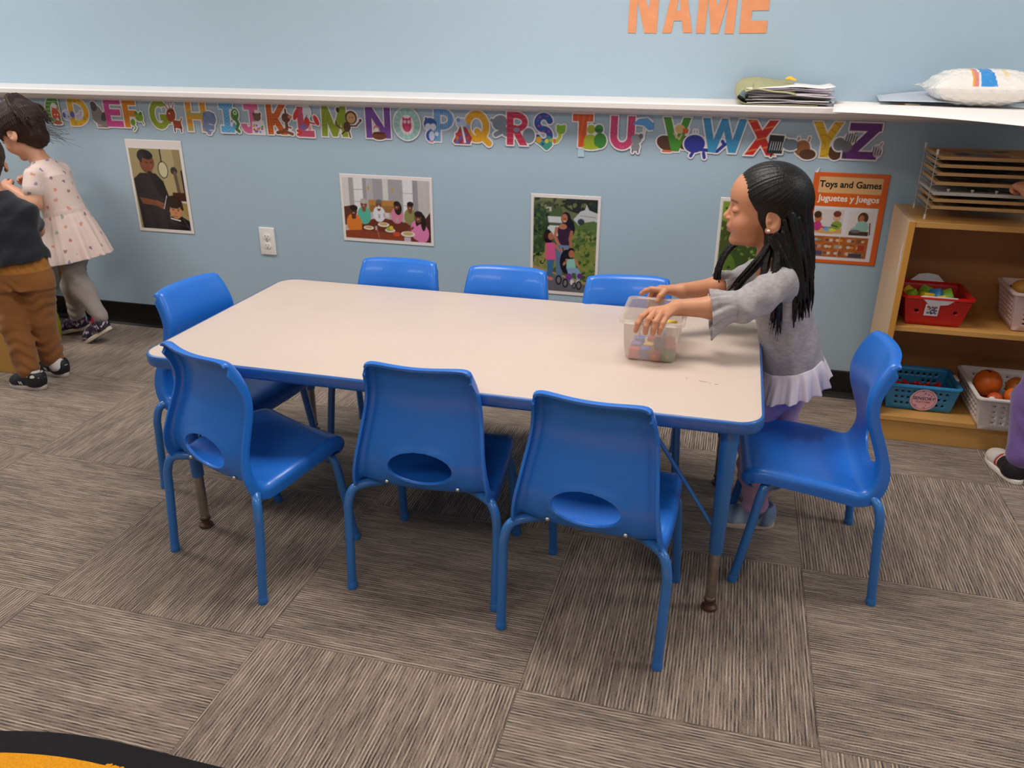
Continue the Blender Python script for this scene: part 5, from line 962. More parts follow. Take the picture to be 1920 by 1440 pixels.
def puzzle_rack():
    x0, x1, y0, y1 = 2.150, 2.462, 1.50, 1.735; zt = .755
    wm = mat('rack_wire', '#c9c6c2', rough=.3, metal=.8); tipm = mat('rack_tip', '#ded8d2', rough=.5)
    e = empty('puzzle_rack', ((x0+x1)/2, (y0+y1)/2, zt), 0, 'wire rack with wooden puzzle trays standing on the shelf unit', 'rack'); ex, ey = e.location.x, e.location.y
    zs = [.795, .817, .838, .868, .897, .922, .944]
    for x in (x0-.006, x1+.006):
        for y in (y0+.02, y1-.03):
            B().tube([(x-ex, y-ey, .006), (x-ex, y-ey, .20)], .0018, 8).obj('wire_post', wm, e); B().tube([(x-ex, y-ey, .196), (x-ex, y-ey, .212)], .004, 8).obj('post_tip', tipm, e); B().tube([(x-ex, y-ey, 0), (x-ex, y-ey, .014)], .0035, 8).obj('post_foot', tipm, e)
        for z in zs: B().tube([(x-ex, y0+.005-ey, z-zt-.0068), (x-ex, y1-.01-ey, z-zt-.0068)], .0015, 6).obj('wire_rail', wm, e)
    for z in zs:
        for y in (y0+.02, y1-.03): B().tube([(x0-.006-ex, y-ey, z-zt-.0068), (x1+.006-ex, y-ey, z-zt-.0068)], .0012, 6).obj('wire_rail', wm, e)
    wd = mat('puzzle_wood', '#c9a06a', rough=.5, vary=.06, vscale=20); rs = random.Random(5)
    names = ['lowest', 'second from the bottom', 'third from the bottom', 'middle', 'third from the top', 'second from the top', 'topmost']
    tops = [('#b48a58',), ('#a8835a',), ('#b9bcc0',), ('#6a5a48',), ('#3e3a44',), ('#8a6a48',), ('#b98a4a',)]
    for k, z in enumerate(zs):
        dx, dy = rs.uniform(-.004, .003), rs.uniform(-.008, .006)
        p = empty('puzzle_tray', ((x0+x1)/2+dx, (y0+y1)/2+dy, z-.0052), rs.uniform(-.012, .012), 'flat wooden puzzle tray, %s in the wire rack' % names[k], 'puzzle', 'puzzle trays in the wire rack'); w, d = (x1-x0)/2-.004, (y1-y0)/2
        pale = k == 2
        b = B(); b.box(-w, w, -d, d, 0, .004, .0008); b.obj('base_board', mat('tray_pale', '#c8c4bc', rough=.5) if pale else wd, p, smooth=False)
        b = B(); 
        for q in ((-w, w, -d, -d+.014), (-w, w, d-.014, d), (-w, -w+.014, -d+.014, d-.014), (w-.014, w, -d+.014, d-.014)): b.box(*q, .004, .0095, .0008)
        b.obj('rim', mat('tray_pale', '#c8c4bc', rough=.5) if pale else wd, p, smooth=False)
        a = Art(60, 44, 60); a.C[:] = H(tops[k][0]); r = random.Random(k)
        for _ in range(14): a.ell(r.uniform(5, 55), r.uniform(4, 40), r.uniform(3, 8), r.uniform(2, 6), ['#a04a3a', '#4a6a8a', '#b9913f', '#5a7a4a', '#33303a', '#c9b48a'][r.randrange(6)], r.uniform(0, 90))
        o = obj('picture', a.mesh('pic', (2*w-.03)/60, (2*d-.03)/44, (0, 0)), p, M_PRINT, (-w+.015, d-.015, .0062), (-PI/2, 0, 0))
        o.rotation_euler = (-PI/2, 0, 0); o.location = (-w+.015, d-.015, .0048)
        if pale:
            for q in range(4):
                b = B(); b.lathe([(0, .0), (.003, 0), (.003, .005), (.0052, .0075), (.0045, .0105), (0, .0115)], 12, Matrix.Translation((-.105+q*.068, -.085, .005))); b.obj('knob', mat('knob_white', '#e8e0d0', rough=.4), p)
puzzle_rack()

# ================================================================= LEFT: WOODEN PLAY FURNITURE, TOY JAR
def left_stuff():
    mw = mat('play_wood', '#c08f45', rough=.45, vary=.04, vscale=4, stretch=(8, 8, 1.5))
    e = empty('play_cupboard', (-1.62, 1.30, 0), 0, 'low tan wooden play cupboard at the left edge in front of the children', 'cupboard')
    g = lambda x0, x1, y0, y1, z0, z1: B().box(x0, x1, y0, y1, z0, z1, .003)
    g(-.45, .42, -.15, -.132, 0, .40).obj('front_panel', mw, e, smooth=False); g(.402, .42, -.132, .0, 0, .40).obj('side_panel', mw, e, smooth=False); g(-.45, -.432, -.132, .0, 0, .40).obj('side_panel', mw, e, smooth=False); g(-.46, .43, -.158, .006, .40, .418).obj('top_panel', mw, e, smooth=False); g(-.432, .402, -.132, .0, .05, .065).obj('bottom_shelf', mw, e, smooth=False)
    e = empty('play_table', (-1.745, 1.63, 0), 0, 'small tan wooden play table against the wall behind the girl in pink', 'table')
    g(-.35, .30, -.15, .15, .36, .38).obj('top', mw, e, smooth=False)
    for x in (-.34, .275):
        for y in (-.14, .115): g(x, x+.025, y, y+.025, 0, .36).obj('leg', mw, e, smooth=False)
    g(-.315, .275, -.005, .01, .26, .36).obj('apron', mw, e, smooth=False)
    # toy jar
    px, py = -1.345, 1.555
    e = empty('toy_jar', (px-.02, py-.06, 0), 0, 'see-through yellow-green toy jar with green and white rim between the children', 'jar')
    m = bpy.data.materials.new('tinted_plastic'); m.use_nodes = True; b_ = m.node_tree.nodes['Principled BSDF']; b_.inputs['Base Color'].default_value = (*hexc('#b9b42a'), 1); b_.inputs['Alpha'].default_value = .55; b_.inputs['Roughness'].default_value = .15
    B().lathe([(.0, 0.001), (.050, .001), (.062, .02), (.070, .08), (.066, .125), (.060, .145), (.057, .145), (.063, .125), (.067, .08), (.059, .022), (.0, .005)], 28).obj('body', m, e)
    B().lathe([(.060, .143), (.066, .143), (.067, .162), (.061, .163), (.060, .143)], 28).obj('green_band', mat('green_plastic', '#3f8f3a', rough=.35), e); B().lathe([(.061, .162), (.068, .162), (.068, .178), (.058, .180), (.061, .162)], 28).obj('white_band', mat('white_band', '#d8d4cc', rough=.35), e)
    rs = random.Random(9); L_ = ['at the bottom left', 'at the bottom right', 'at the bottom front', 'in the middle left', 'in the middle right', 'on top, left', 'on top, right']
    for k, (x, y, z, r, c) in enumerate([(-.022, .012, .034, .027, '#c9482a'), (.026, .012, .034, .027, '#8a9a2a'), (.0, -.028, .036, .026, '#d9862a'), (-.020, 0, .082, .027, '#b5381c'), (.027, -.004, .084, .026, '#b0b42a'), (-.026, .0, .158, .030, '#e8742a'), (.022, -.006, .176, .031, '#f09a1c')]):
        b = B(); b.lathe([(0, -r), (r*.5, -r*.87), (r*.87, -r*.5), (r, 0), (r*.87, r*.5), (r*.5, r*.87), (0, r*.96)], 20); o = b.obj('toy_ball', mat('ball_'+c[1:], c, rough=.35), None, (e.location.x+x, e.location.y+y, z)); tag(o, '%s toy ball %s of the jar' % ({'#c9482a': 'red', '#8a9a2a': 'olive', '#d9862a': 'orange', '#b5381c': 'dark red', '#b0b42a': 'yellow green', '#e8742a': 'orange', '#f09a1c': 'golden orange'}[c], L_[k]), 'ball', 'toy balls in the jar')
left_stuff()

# ================================================================= BOX OF BLOCKS ON THE TABLE
def block_box():
    cx, cy = 1.3915, .706; W, D = .0745, .102; w, d = .062, .084; z0, Hh = TZ, .110
    e = empty('storage_box', (cx, cy, z0), 0, 'translucent plastic box of coloured blocks held by the girl in grey', 'box')
    m = bpy.data.materials.new('milky_plastic'); m.use_nodes = True; nt = m.node_tree; N = nt.nodes; L = nt.links; N.remove(N['Principled BSDF'])
    out = N['Material Output']; tr = N.new('ShaderNodeBsdfTransparent'); tr.inputs[0].default_value = (.97, .95, .93, 1); df = N.new('ShaderNodeBsdfDiffuse'); df.inputs[0].default_value = (*hexc('#eee4da'), 1); tl = N.new('ShaderNodeBsdfTranslucent'); tl.inputs[0].default_value = (*hexc('#eee4da'), 1); gl = N.new('ShaderNodeBsdfGlossy'); gl.inputs['Roughness'].default_value = .2
    a1 = N.new('ShaderNodeMixShader'); a1.inputs[0].default_value = .5; L.new(df.outputs[0], a1.inputs[1]); L.new(tl.outputs[0], a1.inputs[2]); a2 = N.new('ShaderNodeMixShader'); a2.inputs[0].default_value = .32; L.new(tr.outputs[0], a2.inputs[1]); L.new(a1.outputs[0], a2.inputs[2]); a3 = N.new('ShaderNodeMixShader'); a3.inputs[0].default_value = .05; L.new(a2.outputs[0], a3.inputs[1]); L.new(gl.outputs[0], a3.inputs[2]); L.new(a3.outputs[0], out.inputs[0])
    V = []; Fq = []; st = [(w-.010, d-.010, .0015), (w, d, .004), (w+.004, d+.006, .03), (W-.004, D-.004, Hh-.004), (W-.003, D-.003, Hh)]; n = 0
    for a, b, z in st:
        r = rrect(2*a, 2*b, .018, 6); n = len(r); V += [(x, y, z) for x, y in r]
    for q in range(len(st)-1):
        for k in range(n): Fq.append((q*n+k, q*n+(k+1) % n, (q+1)*n+(k+1) % n, (q+1)*n+k))
    Fq.append(tuple(range(n))[::-1]); o = obj('body', M('body', V, Fq), e, m); md = o.modifiers.new('t', 'SOLIDIFY'); md.thickness = .0018; md.offset = -1
    V = []; Fq = []; ring = [(-.003, -.002), (.003, -.002), (.0045, -.007), (.006, -.007), (.006, .001), (-.003, .002)]
    for dd, z in ring: V += [(x, y, Hh+z) for x, y in rrect(2*(W+dd), 2*(D+dd), .02, 6)]
    for q in range(len(ring)):
        q2 = (q+1) % len(ring)
        for k in range(n): Fq.append((q*n+k, q*n+(k+1) % n, q2*n+(k+1) % n, q2*n+k))
    obj('rim', M('rim', V, Fq), e, m)
    for sy in (-1, 1):
        for x in (-.028, .028): B().box(x-.0015, x+.0015, sy*(D-.001)-.002, sy*(D-.001)+.002, .062, .104, .0008, mtx=Matrix.Translation((0, -sy*.007, 0))).obj('rib', m, e)
    blk = [(-.040, -.068, .0165, '#c8343c', 'red', 'front left corner'), (-.012, -.064, .018, '#4a58b8', 'blue', 'front, left of centre'), (.014, -.068, .015, '#d8582c', 'orange', 'front, right of centre'), (.042, -.066, .0155, '#3aa05a', 'green', 'front right corner'),
           (-.040, -.030, .017, '#5c6cc0', 'blue', 'left side'), (-.008, -.028, .017, '#e0b83a', 'yellow', 'centre'), (.024, -.030, .017, '#3aa05a', 'green', 'right of centre'), (.046, -.010, .016, '#c8343c', 'red', 'right side'),
           (.020, -.058, .044, '#3c4654', 'dark grey', 'upper layer in front'), (.045, -.056, .046, '#d04048', 'red', 'upper layer at the right front'), (.048, -.046, .074, '#ece8e0', 'white', 'third layer at the right'), (.046, -.026, .080, '#f0c832', 'yellow', 'top of the pile at the right'), (-.036, .012, .017, '#3a6ad0', 'blue', 'back left'), (.0, .016, .017, '#c8343c', 'red', 'back centre'), (.034, .022, .017, '#e0b83a', 'yellow', 'back right'), (.040, -.012, .046, '#3a6ad0', 'blue', 'second layer at the right')]
    for k, (x, y, z, c, cn, wh) in enumerate(blk):
        s_ = .0125 if k < 12 else .0135
        o = empty('toy_cube', (cx+x, cy+y, z0+z), .25*math.sin(k*2.3), '%s cube in the translucent box, %s' % (cn, wh), 'toy block', 'cubes in the translucent box'); B().box(-s_, s_, -s_, s_, -s_, s_, .002).obj('cube_body', mat('cube_'+c[1:], c, rough=.45), o)
        if k == 1: B().prism([(.010, -.009), (.010, .009), (-.006, 0)], 0, .0006, mtx=Matrix.Translation((0, -s_, 0)) @ Matrix.Rotation(PI/2, 4, 'X')).obj('triangle_inlay', mat('cube_3aa05a', '#3aa05a'), o)
        if k in (2, 3): B().cyl((0, -s_, 0), (0, -s_-.0006, 0), .005, seg=16).obj('dot_inlay', mat('inlay', '#e8a83a' if k == 2 else '#2a6a3a'), o)
block_box()

# ================================================================= PEOPLE
def head(V, F, cheek=1.0):
    """child's head in frame F (x forward, y left, z up), about .195 high at scale 1"""
    V.ell((-.010, 0, .026), (.084, .070, .074), F); V.ell((.030, 0, .030), (.047, .056, .050), F, k=.02)
    V.ell((.028, 0, -.030), (.046, .052, .058), F, k=.02); V.ell((.020, 0, -.062), (.038, .036, .030), F, k=.015)
    for s in (-1, 1):
        V.ell((.042, .031*s, -.036), (.026*cheek, .025*cheek, .026*cheek), F, k=.014)
    V.ell((.054, 0, -.080), (.016, .018, .014), F, k=.012)
    for s in (-1, 1): V.ell((.083, .030*s, -.003), (.018, .020, .012), F, k=.012, op='s')         # sockets
    V.cap((.067, 0, .004), (.080, 0, -.021), .0055, .0078, F, k=.010); V.ell((.0835, 0, -.0255), (.0072, .0075, .0068), F, k=.006)
    for s in (-1, 1): V.ell((.077, .0088*s, -.029), (.0065, .0052, .0052), F, k=.004); V.ell((.081, .0052*s, -.0335), (.003, .0022, .0025), F, k=.002, op='s')
    V.ell((.066, 0, -.046), (.014, .022, .012), F, k=.010)
    V.rell((.0725, 0, -.0475), (.0075, .0170, .0046), (0, 12, 0), F, k=.003); V.rell((.0705, 0, -.0570), (.0078, .0140, .0052), (0, -10, 0), F, k=.003)
    V.ell((.086, 0, -.0522), (.010, .016, .0011), F, k=.002, op='s')
    for s in (-1, 1): V.rell((.0595, .0300*s, -.004), (.0135, .0155, .0115), (0, 0, 14*s), F, k=.004)   # eyelids
    for s in (-1, 1):                                                                             # ears
        V.rell((-.021, .071*s, -.016), (.018, .0065, .028), (12*s, 8, 16*s), F, k=.005)
        V.rell((-.018, .0770*s, -.011), (.0115, .005, .018), (12*s, 8, 16*s), F, k=.003, op='s'); V.rell((-.012, .074*s, -.018), (.005, .005, .007), (0, 0, 0), F, k=.003); V.ell((-.014, .071*s, -.038), (.009, .006, .008), F, k=.004)
def face_col(P, F, skin, lipc, browc, closed=True, base=None):
    L = F.pts(P); x, y, z = L[:, 0], L[:, 1], L[:, 2]; C = base if base is not None else np.tile(H(skin), (len(P), 1))
    near = (np.abs(y) < .1) & (np.abs(z) < .12) & (np.abs(x) < .12)
    def put(m, c, a): 
        m = np.clip(m, 0, 1)*near; C[:] = C*(1-(m*a)[:, None])+H(c)*(m*a)[:, None]
    sm = lambda d, w: np.clip(0.5-d/w, 0, 1)
    put(sm(np.hypot((y-0)/.017, (z+.0525)/.0095)-1, .25)*(x > .058), lipc, .85); put(sm(np.abs(z+.0522)-.0007, .0012)*(np.abs(y) < .015)*(x > .06), '#5a2a24', .7)
    ay = np.abs(y)
    put(sm(np.hypot((ay-.040)/.024, (z+.036)/.020)-.6, 1.0)*(x > .02), '#c8604a', .22)
    bz = .0165-.10*np.abs(ay-.028); put(sm(np.abs(z-bz)-.0022, .0022)*sm(np.abs(ay-.030)-.0145, .004)*(x > .035), browc, .75)
    ez = -.0095+9.0*(ay-.030)**2*1.0; put(sm(np.abs(z-ez)-.0013, .0014)*sm(np.abs(ay-.030)-.0135, .002)*(x > .04), '#170d0c', .9)
    put(sm(np.abs(z-(.0045-6*(ay-.030)**2))-.0006, .001)*sm(np.abs(ay-.030)-.013, .002)*(x > .04), '#6a3a2c', .35)
    put(sm(np.hypot((ay-.0055)/.003, (z+.034)/.0022)-1, .5)*(x > .07), '#4a1e18', .7)
    put(sm(np.hypot((x+.014)/.006, (z+.018)/.008)-1, .8)*(ay > .06), '#6a3426', .4)
    return C
def hand(V, W, palm_to, fingers, thumb, rw=.0185, rf=.0072, k=.0035):
    """W wrist point, palm_to four knuckle points, fingers: joint lists starting at each knuckle"""
    Wv = np.array(W); kn = [np.array(q) for q in palm_to]; c = sum(kn)/4
    for q in kn: V.cap(Wv*.75+q*.25, q*.92+c*.08, .0105, .0088, k=.006)
    V.cap(Wv, Wv*.5+c*.5, rw, .0135, k=.008)
    for q, f, sc in zip(kn, fingers, (1.0, 1.03, 1.0, .88)):
        pts = [q]+[np.array(p) for p in f]; r = [rf*1.12*sc]+[rf*sc*(1-.07*i) for i in range(len(f))]; V.chain(pts, r, k=k)
    V.chain([np.array(p) for p in thumb], [rf*1.5, rf*1.25, rf*1.08, rf*.95][:len(thumb)], k=k)
def auto_hand(V, W, d, n, t, sc=1.0, curl=(35, 40, 30), spread=.10):
    """hand from wrist W: d pointing along the palm, n palm-side normal, t towards the thumb"""
    W = np.array(W, float); d = np.array(d, float); d /= np.linalg.norm(d); n = np.array(n, float); n -= d*(n@d); n /= np.linalg.norm(n); t = np.array(t, float); t -= d*(t@d)+n*(t@n); t /= np.linalg.norm(t)
    ks = []; fs = []
    for i, (o, pl, fl) in enumerate(((.0165, .050, .036), (.0055, .052, .040), (-.0055, .050, .036), (-.0160, .046, .029))):
        q = W+(d*pl+t*o)*sc; ks.append(q); a = 0; p = q; f = []
        dd = d+t*(o*spread/.0165)
        for c, l in zip(curl, (.42, .32, .26)): a += math.radians(c+i*3); p = p+(dd*math.cos(a)+n*math.sin(a))*fl*l*sc*1.0; f.append(p)
        fs.append(f)
    th = [W+(d*.012+t*.012)*sc, W+(d*.030+t*.027+n*.006)*sc, W+(d*.045+t*.031+n*.014)*sc, W+(d*.056+t*.027+n*.020)*sc]
    hand(V, W, ks, fs, th, .0165*sc, .0066*sc)
def strand_set(V, strands, k=.003):
    for pts, r0, r1 in strands:
        n = len(pts); V.chain(pts, [r0+(r1-r0)*(i/(n-1))**1.3 for i in range(n)], k=k)
def sock(parent, a, b, ra, rb, m):
    a = np.array(a, float); b = np.array(b, float); V = Vol(np.minimum(a, b)-.05, np.maximum(a, b)+.05, .0022); V.cap(a, b, ra, rb); return vobj(V, 'sock', m, parent)
def shoe(parent, heel, yaw, L, cols, pitch=0.0, w=.031, collar=.052, tag_n=False, colfn=None, high=0.0):
    """heel: ground point under the heel; yaw: direction of the toe"""
    f = np.array((math.cos(yaw), math.sin(yaw), 0)); Rm = basis(f); pr = math.radians(pitch)
    Rp = Rm @ np.array([[math.cos(pr), 0, math.sin(pr)], [0, 1, 0], [-math.sin(pr), 0, math.cos(pr)]])      # toe down, heel up
    toe = np.array(heel)+f*L*.82; F = Frame(toe-Rp @ np.array((L*.82, 0, 0)), Rp)
    V = Vol(np.array(heel)-.12+np.array((0, 0, .08)), np.array(heel)+.26, .0022) if False else None
    lo = np.minimum(np.array(heel), toe)-.075; hi = np.maximum(np.array(heel), toe)+np.array((.075, .075, .15)); lo[2] = heel[2]-.02
    V = Vol(lo, hi, .0022)
    V.ell((L*.74, 0, .026), (L*.25, w, .026), F); V.ell((L*.46, 0, .034), (L*.34, w*.88, .030), F, k=.02); V.ell((L*.17, 0, .036), (L*.17, w*.86, .036), F, k=.02); V.cap((L*.24, 0, .03), (L*.20, 0, collar), .030, .029, F, k=.02)
    V.ell((L*.22, 0, collar+.028), (.027, .024, .020), F, k=.006, op='s'); V.apply(lambda X, Y, Z: .014-F.loc(X, Y, Z)[2]+0*X*Y, F.w((L/2, 0, 0)), .2, 0, 'i')
    u = vobj(V, 'shoe', mat('shoe_%s' % cols[0][1:] if colfn is None else 'shoe_print', cols[0], rough=.6, attr=colfn is not None, bump=.2, bscale=600), parent, colfn)
    out = []
    for k in range(40):
        a = 2*PI*k/40; c, s_ = math.cos(a), math.sin(a); x = L*.5+L*.505*c; ww = w*(1.02+.10*(c > 0)*c-.12*(c < 0)*(-c)-.08*math.exp(-((x/L-.42)/.16)**2)); out.append((x, ww*(abs(s_)**.75)*(1 if s_ >= 0 else -1)))
    b = B(); b.prism(out, 0, .0175, .004); 
    me = b.mesh('sole'); so = obj('sole', me, u, mat('sole_'+cols[1][1:], cols[1], rough=.55))
    so.matrix_parent_inverse = Matrix.Identity(4); Mw = Matrix([[*Rp[i], F.o[i]] for i in range(3)]+[[0, 0, 0, 1]]); so.matrix_local = Matrix.Translation(-Vector(u.matrix_parent_inverse.to_translation())) @ Mw if False else Mw
    # tongue and laces
    V2 = B(); 
    for q in range(3): V2.tube([(L*(.44+.09*q), -w*.45, .058-.006*q), (L*(.45+.09*q), 0, .0655-.0068*q), (L*(.44+.09*q), w*.45, .058-.006*q)], .0016, 6)
    la = obj('laces', V2.mesh('laces'), u, mat('lace_'+cols[2][1:], cols[2], rough=.7)); la.matrix_local = Mw
    if tag_n:
        for sy in (-1, 1):
            b = B(); b.prism([(0, 0), (.004, 0), (.004, .009), (.010, 0), (.014, 0), (.014, .014), (.010, .014), (.010, .005), (.004, .014), (0, .014)], -.0008, .0008, mtx=Matrix.Translation((L*.50, sy*w*.90, .022)) @ Matrix.Rotation(math.radians(90-sy*18), 4, 'X')); t = obj('side_patch', b.mesh('patch'), u, mat('patch_white', '#dcd8d2', rough=.5)); t.matrix_local = Mw
    return u

# ---------------------------------------------------------------- girl in grey at the table
def girl_grey():
    R0 = (1.765, .865, 0); e = empty('person', R0, 0, 'girl in grey ruffled top and lilac leggings reaching over the table for the box', 'person')
    F = Frame((1.630, .862, .883), basis((-1, -.02, .03)), 1.07)
    SK = '#c78a66'
    V = Vol((1.315, .52, .40), (1.87, 1.10, 1.01), .0021)
    head(V, F)
    V.cap((1.652, .862, .845), (1.675, .862, .755), .036, .038, k=.02)
    V.chain([(1.672, .862, .745), (1.705, .863, .66), (1.738, .865, .56), (1.755, .865, .49)], [.048, .052, .050, .046], k=.02)
    V.cap((1.682, .795, .722), (1.682, .930, .722), .036, .036, k=.03)
    V.chain([(1.684, .785, .718), (1.608, .708, .668), (1.530, .690, .664), (1.446, .672, .662)], [.031, .028, .0275, .0195], k=.012)
    V.chain([(1.684, .938, .718), (1.612, .965, .665), (1.530, .900, .655), (1.445, .846, .655)], [.031, .028, .0275, .0195], k=.012)
    # near hand over the near rim of the box (left hand), far hand over the far rim
    hand(V, (1.448, .672, .662), [(1.385, .640, .660), (1.396, .624, .662), (1.412, .617, .660), (1.427, .619, .655)],
         [[(1.367, .606, .652), (1.360, .5945, .638), (1.356, .592, .620)], [(1.385, .597, .650), (1.381, .590, .634), (1.380, .592, .617)], [(1.402, .594, .646), (1.400, .590, .632), (1.398, .592, .616)], [(1.419, .599, .642), (1.416, .593, .631), (1.413, .594, .618)]],
         [(1.428, .655, .655), (1.404, .650, .646), (1.388, .640, .634), (1.378, .632, .624)])
    hand(V, (1.447, .844, .655), [(1.392, .815, .662), (1.392, .828, .663), (1.398, .840, .660), (1.408, .848, .655)],
         [[(1.368, .817, .662), (1.352, .820, .655), (1.342, .822, .646)], [(1.370, .833, .654), (1.364, .834, .634), (1.363, .832, .616)], [(1.382, .844, .648), (1.378, .840, .628), (1.377, .836, .610)], [(1.398, .848, .642), (1.395, .842, .626), (1.393, .837, .612)]],
         [(1.425, .835, .655), (1.405, .812, .660), (1.394, .798, .650), (1.388, .792, .638)])
    body = vobj(V, 'body', mat('skin_tan', attr=True, rough=.5, sss=.12, bump=.05, bscale=500), e, lambda P: face_col(P, F, SK, '#b0605a', '#2a1a16'))
    # closed lashes, earring
    b = B(); b.lathe([(0, -.0045), (.004, -.002), (.0045, 0), (.004, .002), (0, .0045)], 12, Matrix.Translation(Vector(F.w((-.013, .0785, -.037))-np.array(R0)))); b.obj('earring', mat('pearl', '#f4ece4', rough=.15, coat=.6), e)
    # top: grey sweater
    ax = np.array((-.093, -.003, .29)); ax /= np.linalg.norm(ax); lf = np.array((0, -1, 0.)); fw = np.cross(lf, ax); T = Frame((1.758, .865, .470), np.stack([fw, np.cross(ax, fw), ax], 1))
    V = Vol((1.48, .58, .42), (1.88, 1.09, .80), .0023)
    V.loft([(0, .004, 0, .078, .100), (.05, .002, 0, .078, .098), (.12, 0, 0, .072, .088), (.19, -.002, 0, .072, .088), (.245, -.004, 0, .060, .086), (.285, -.008, 0, .043, .058), (.305, -.006, 0, .036, .042)], T, ruffle=lambda th, q: 1+.02*(1-q)*np.sin(th*9))
    V.cap((1.690, .795, .712), (1.690, .930, .712), .040, .040, k=.03)
    V.chain([(1.686, .782, .712), (1.640, .735, .685), (1.608, .709, .669), (1.580, .701, .667)], [.042, .040, .038, .035], k=.02); V.chain([(1.686, .942, .712), (1.645, .962, .682), (1.612, .965, .665), (1.586, .944, .662)], [.042, .041, .039, .035], k=.02)
    V.warp(lambda X, Y, Z: .0022*np.sin((X*.8+Z)*120+np.sin(Y*40)*2)*np.exp(-((X-1.63)/.05)**2)+.0016*np.sin((X-Z*.6)*85+Y*30), (1.68, .86, .62), .3)
    # bell ruffles at the cuffs
    def bell(o, d, r0, L_, ph):
        d = np.array(d, float); d /= np.linalg.norm(d); Rb = basis(d, (0, 0, 1)); Fb = Frame(o, np.stack([Rb[:, 2], Rb[:, 1], d], 1) if False else np.stack([np.cross(Rb[:, 1], d), Rb[:, 1], d], 1))
        dn = Fb.R.T @ np.array((0, 0, -1.0))
        V.loft([(-.004, 0, 0, r0, r0), (.014, dn[0]*.004, dn[1]*.004, r0*1.08, r0*1.08), (L_*.6, dn[0]*.010, dn[1]*.010, r0*1.32, r0*1.24), (L_, dn[0]*.020, dn[1]*.020, r0*1.58, r0*1.42)], Fb, k=.004, shell=.0052, ruffle=lambda th, q: 1+.12*q*np.sin(th*8+ph)+.04*q*np.sin(th*17+2*ph))
    V.cap((1.70, .865, .60), (1.70, .865, .60), .001, .001)
    # neck opening
    V.ell((1.662, .862, .792), (.036, .038, .034), k=.004, op='s')
    bell((1.580, .701, .668), (-.99, -.16, -.12), .0360, .056, .6); bell((1.588, .944, .662), (-.86, -.50, -.10), .0335, .055, 2.1)
    grey = mat('grey_heather', '#a29c9e', rough=.9, sheen=.3, vary=.16, vscale=70, stretch=(1, 1, 2.2), bump=.5, bscale=900)
    sw = vobj(V, 'sweater', grey, e)
    # white ruffle at the hem
    V = Vol((1.62, .70, .37), (1.91, 1.03, .56), .0021)
    V.loft([(-.062, .020, 0, .100, .122), (-.035, .013, 0, .092, .113), (-.010, .006, 0, .083, .105), (.010, .004, 0, .077, .099)], T, shell=.0045, ruffle=lambda th, q: 1+(1-q)*(.080*np.sin(th*14+np.sin(th*3)*1.2)+.025*np.sin(th*31)))
    vobj(V, 'hem_ruffle', mat('white_chiffon', '#e9e1ea', rough=.7, sss=.0, sheen=.2), e)
    # lilac leggings
    V = Vol((1.60, .70, .05), (1.90, 1.06, .53), .0025)
    V.ell((1.760, .868, .452), (.066, .085, .060)); V.chain([(1.758, .838, .44), (1.662, .848, .305), (1.688, .782, .18), (1.703, .782, .075)], [.058, .045, .038, .034], k=.03); V.chain([(1.770, .915, .44), (1.745, .930, .27), (1.795, .945, .125)], [.058, .045, .035], k=.03)
    V.warp(lambda X, Y, Z: .0022*np.sin(Z*150+np.sin(Y*50+X*30)*1.6)*np.clip((.33-Z)/.15, 0, 1)+.001*np.sin(Z*60+X*50), (1.75, .87, .28), .3)
    def lc(P):
        n = nz3(P, 26, 3); n2 = nz3(P, 60, 5); C = np.tile(H('#b79ad4'), (len(P), 1)); a = np.clip(.5+n*.6, 0, 1)[:, None]; C = C*(1-a)+H('#cfa9cf')*a; b_ = np.clip(n2*.6, 0, .5)[:, None]; C = C*(1-b_)+H('#8d78c4')*b_
        a = np.clip((.42-P[:, 2])/.2, 0, 1)[:, None]; return C*(1-a*.55)+H('#c793a4')*a*.55
    vobj(V, 'leggings', mat('tie_dye_leggings', attr=True, rough=.8, sheen=.2), e, lc)
    # socks, shoes
    ts = mat('teal_sock', '#3f6468', rough=.9); sock(e, (1.703, .783, .095), (1.712, .785, .045), .0285, .027, ts); sock(e, (1.793, .945, .130), (1.786, .944, .085), .0285, .027, ts)
    def sc(P):
        n = nz3(P, 70, 8); C = np.tile(H('#7f92b4'), (len(P), 1)); a = np.clip(n, 0, 1)[:, None]; C = C*(1-a)+H('#b9c2cf')*a; b_ = np.clip(-n-.25, 0, 1)[:, None]*1.3; C = C*(1-np.clip(b_, 0, 1))+H('#4a3f52')*np.clip(b_, 0, 1); return C
    shoe(e, (1.762, .797, 0), PI+.12, .160, ('#7f92b4', '#cdb0a4', '#5a6a9a'), 0, colfn=sc); shoe(e, (1.832, .952, 0.0), PI+.12, .160, ('#7f92b4', '#cfb6a8', '#5a6a9a'), 30, colfn=sc)
    # hair: combed back and half tied, long and straight
    rs = random.Random(31); HV = Vol((1.50, .72, .55), (1.83, 1.01, 1.02), .0018)
    HV.ell((-.016, 0, .028), (.0925, .0768, .0810), F)
    HV.cap((-.046, 0, .00), (-.062, 0, -.075), .055, .052, F, k=.03); HV.cap((-.058, 0, -.07), (-.070, 0, -.15), .050, .046, F, k=.03)
    tie = (-.060, .018, .072)
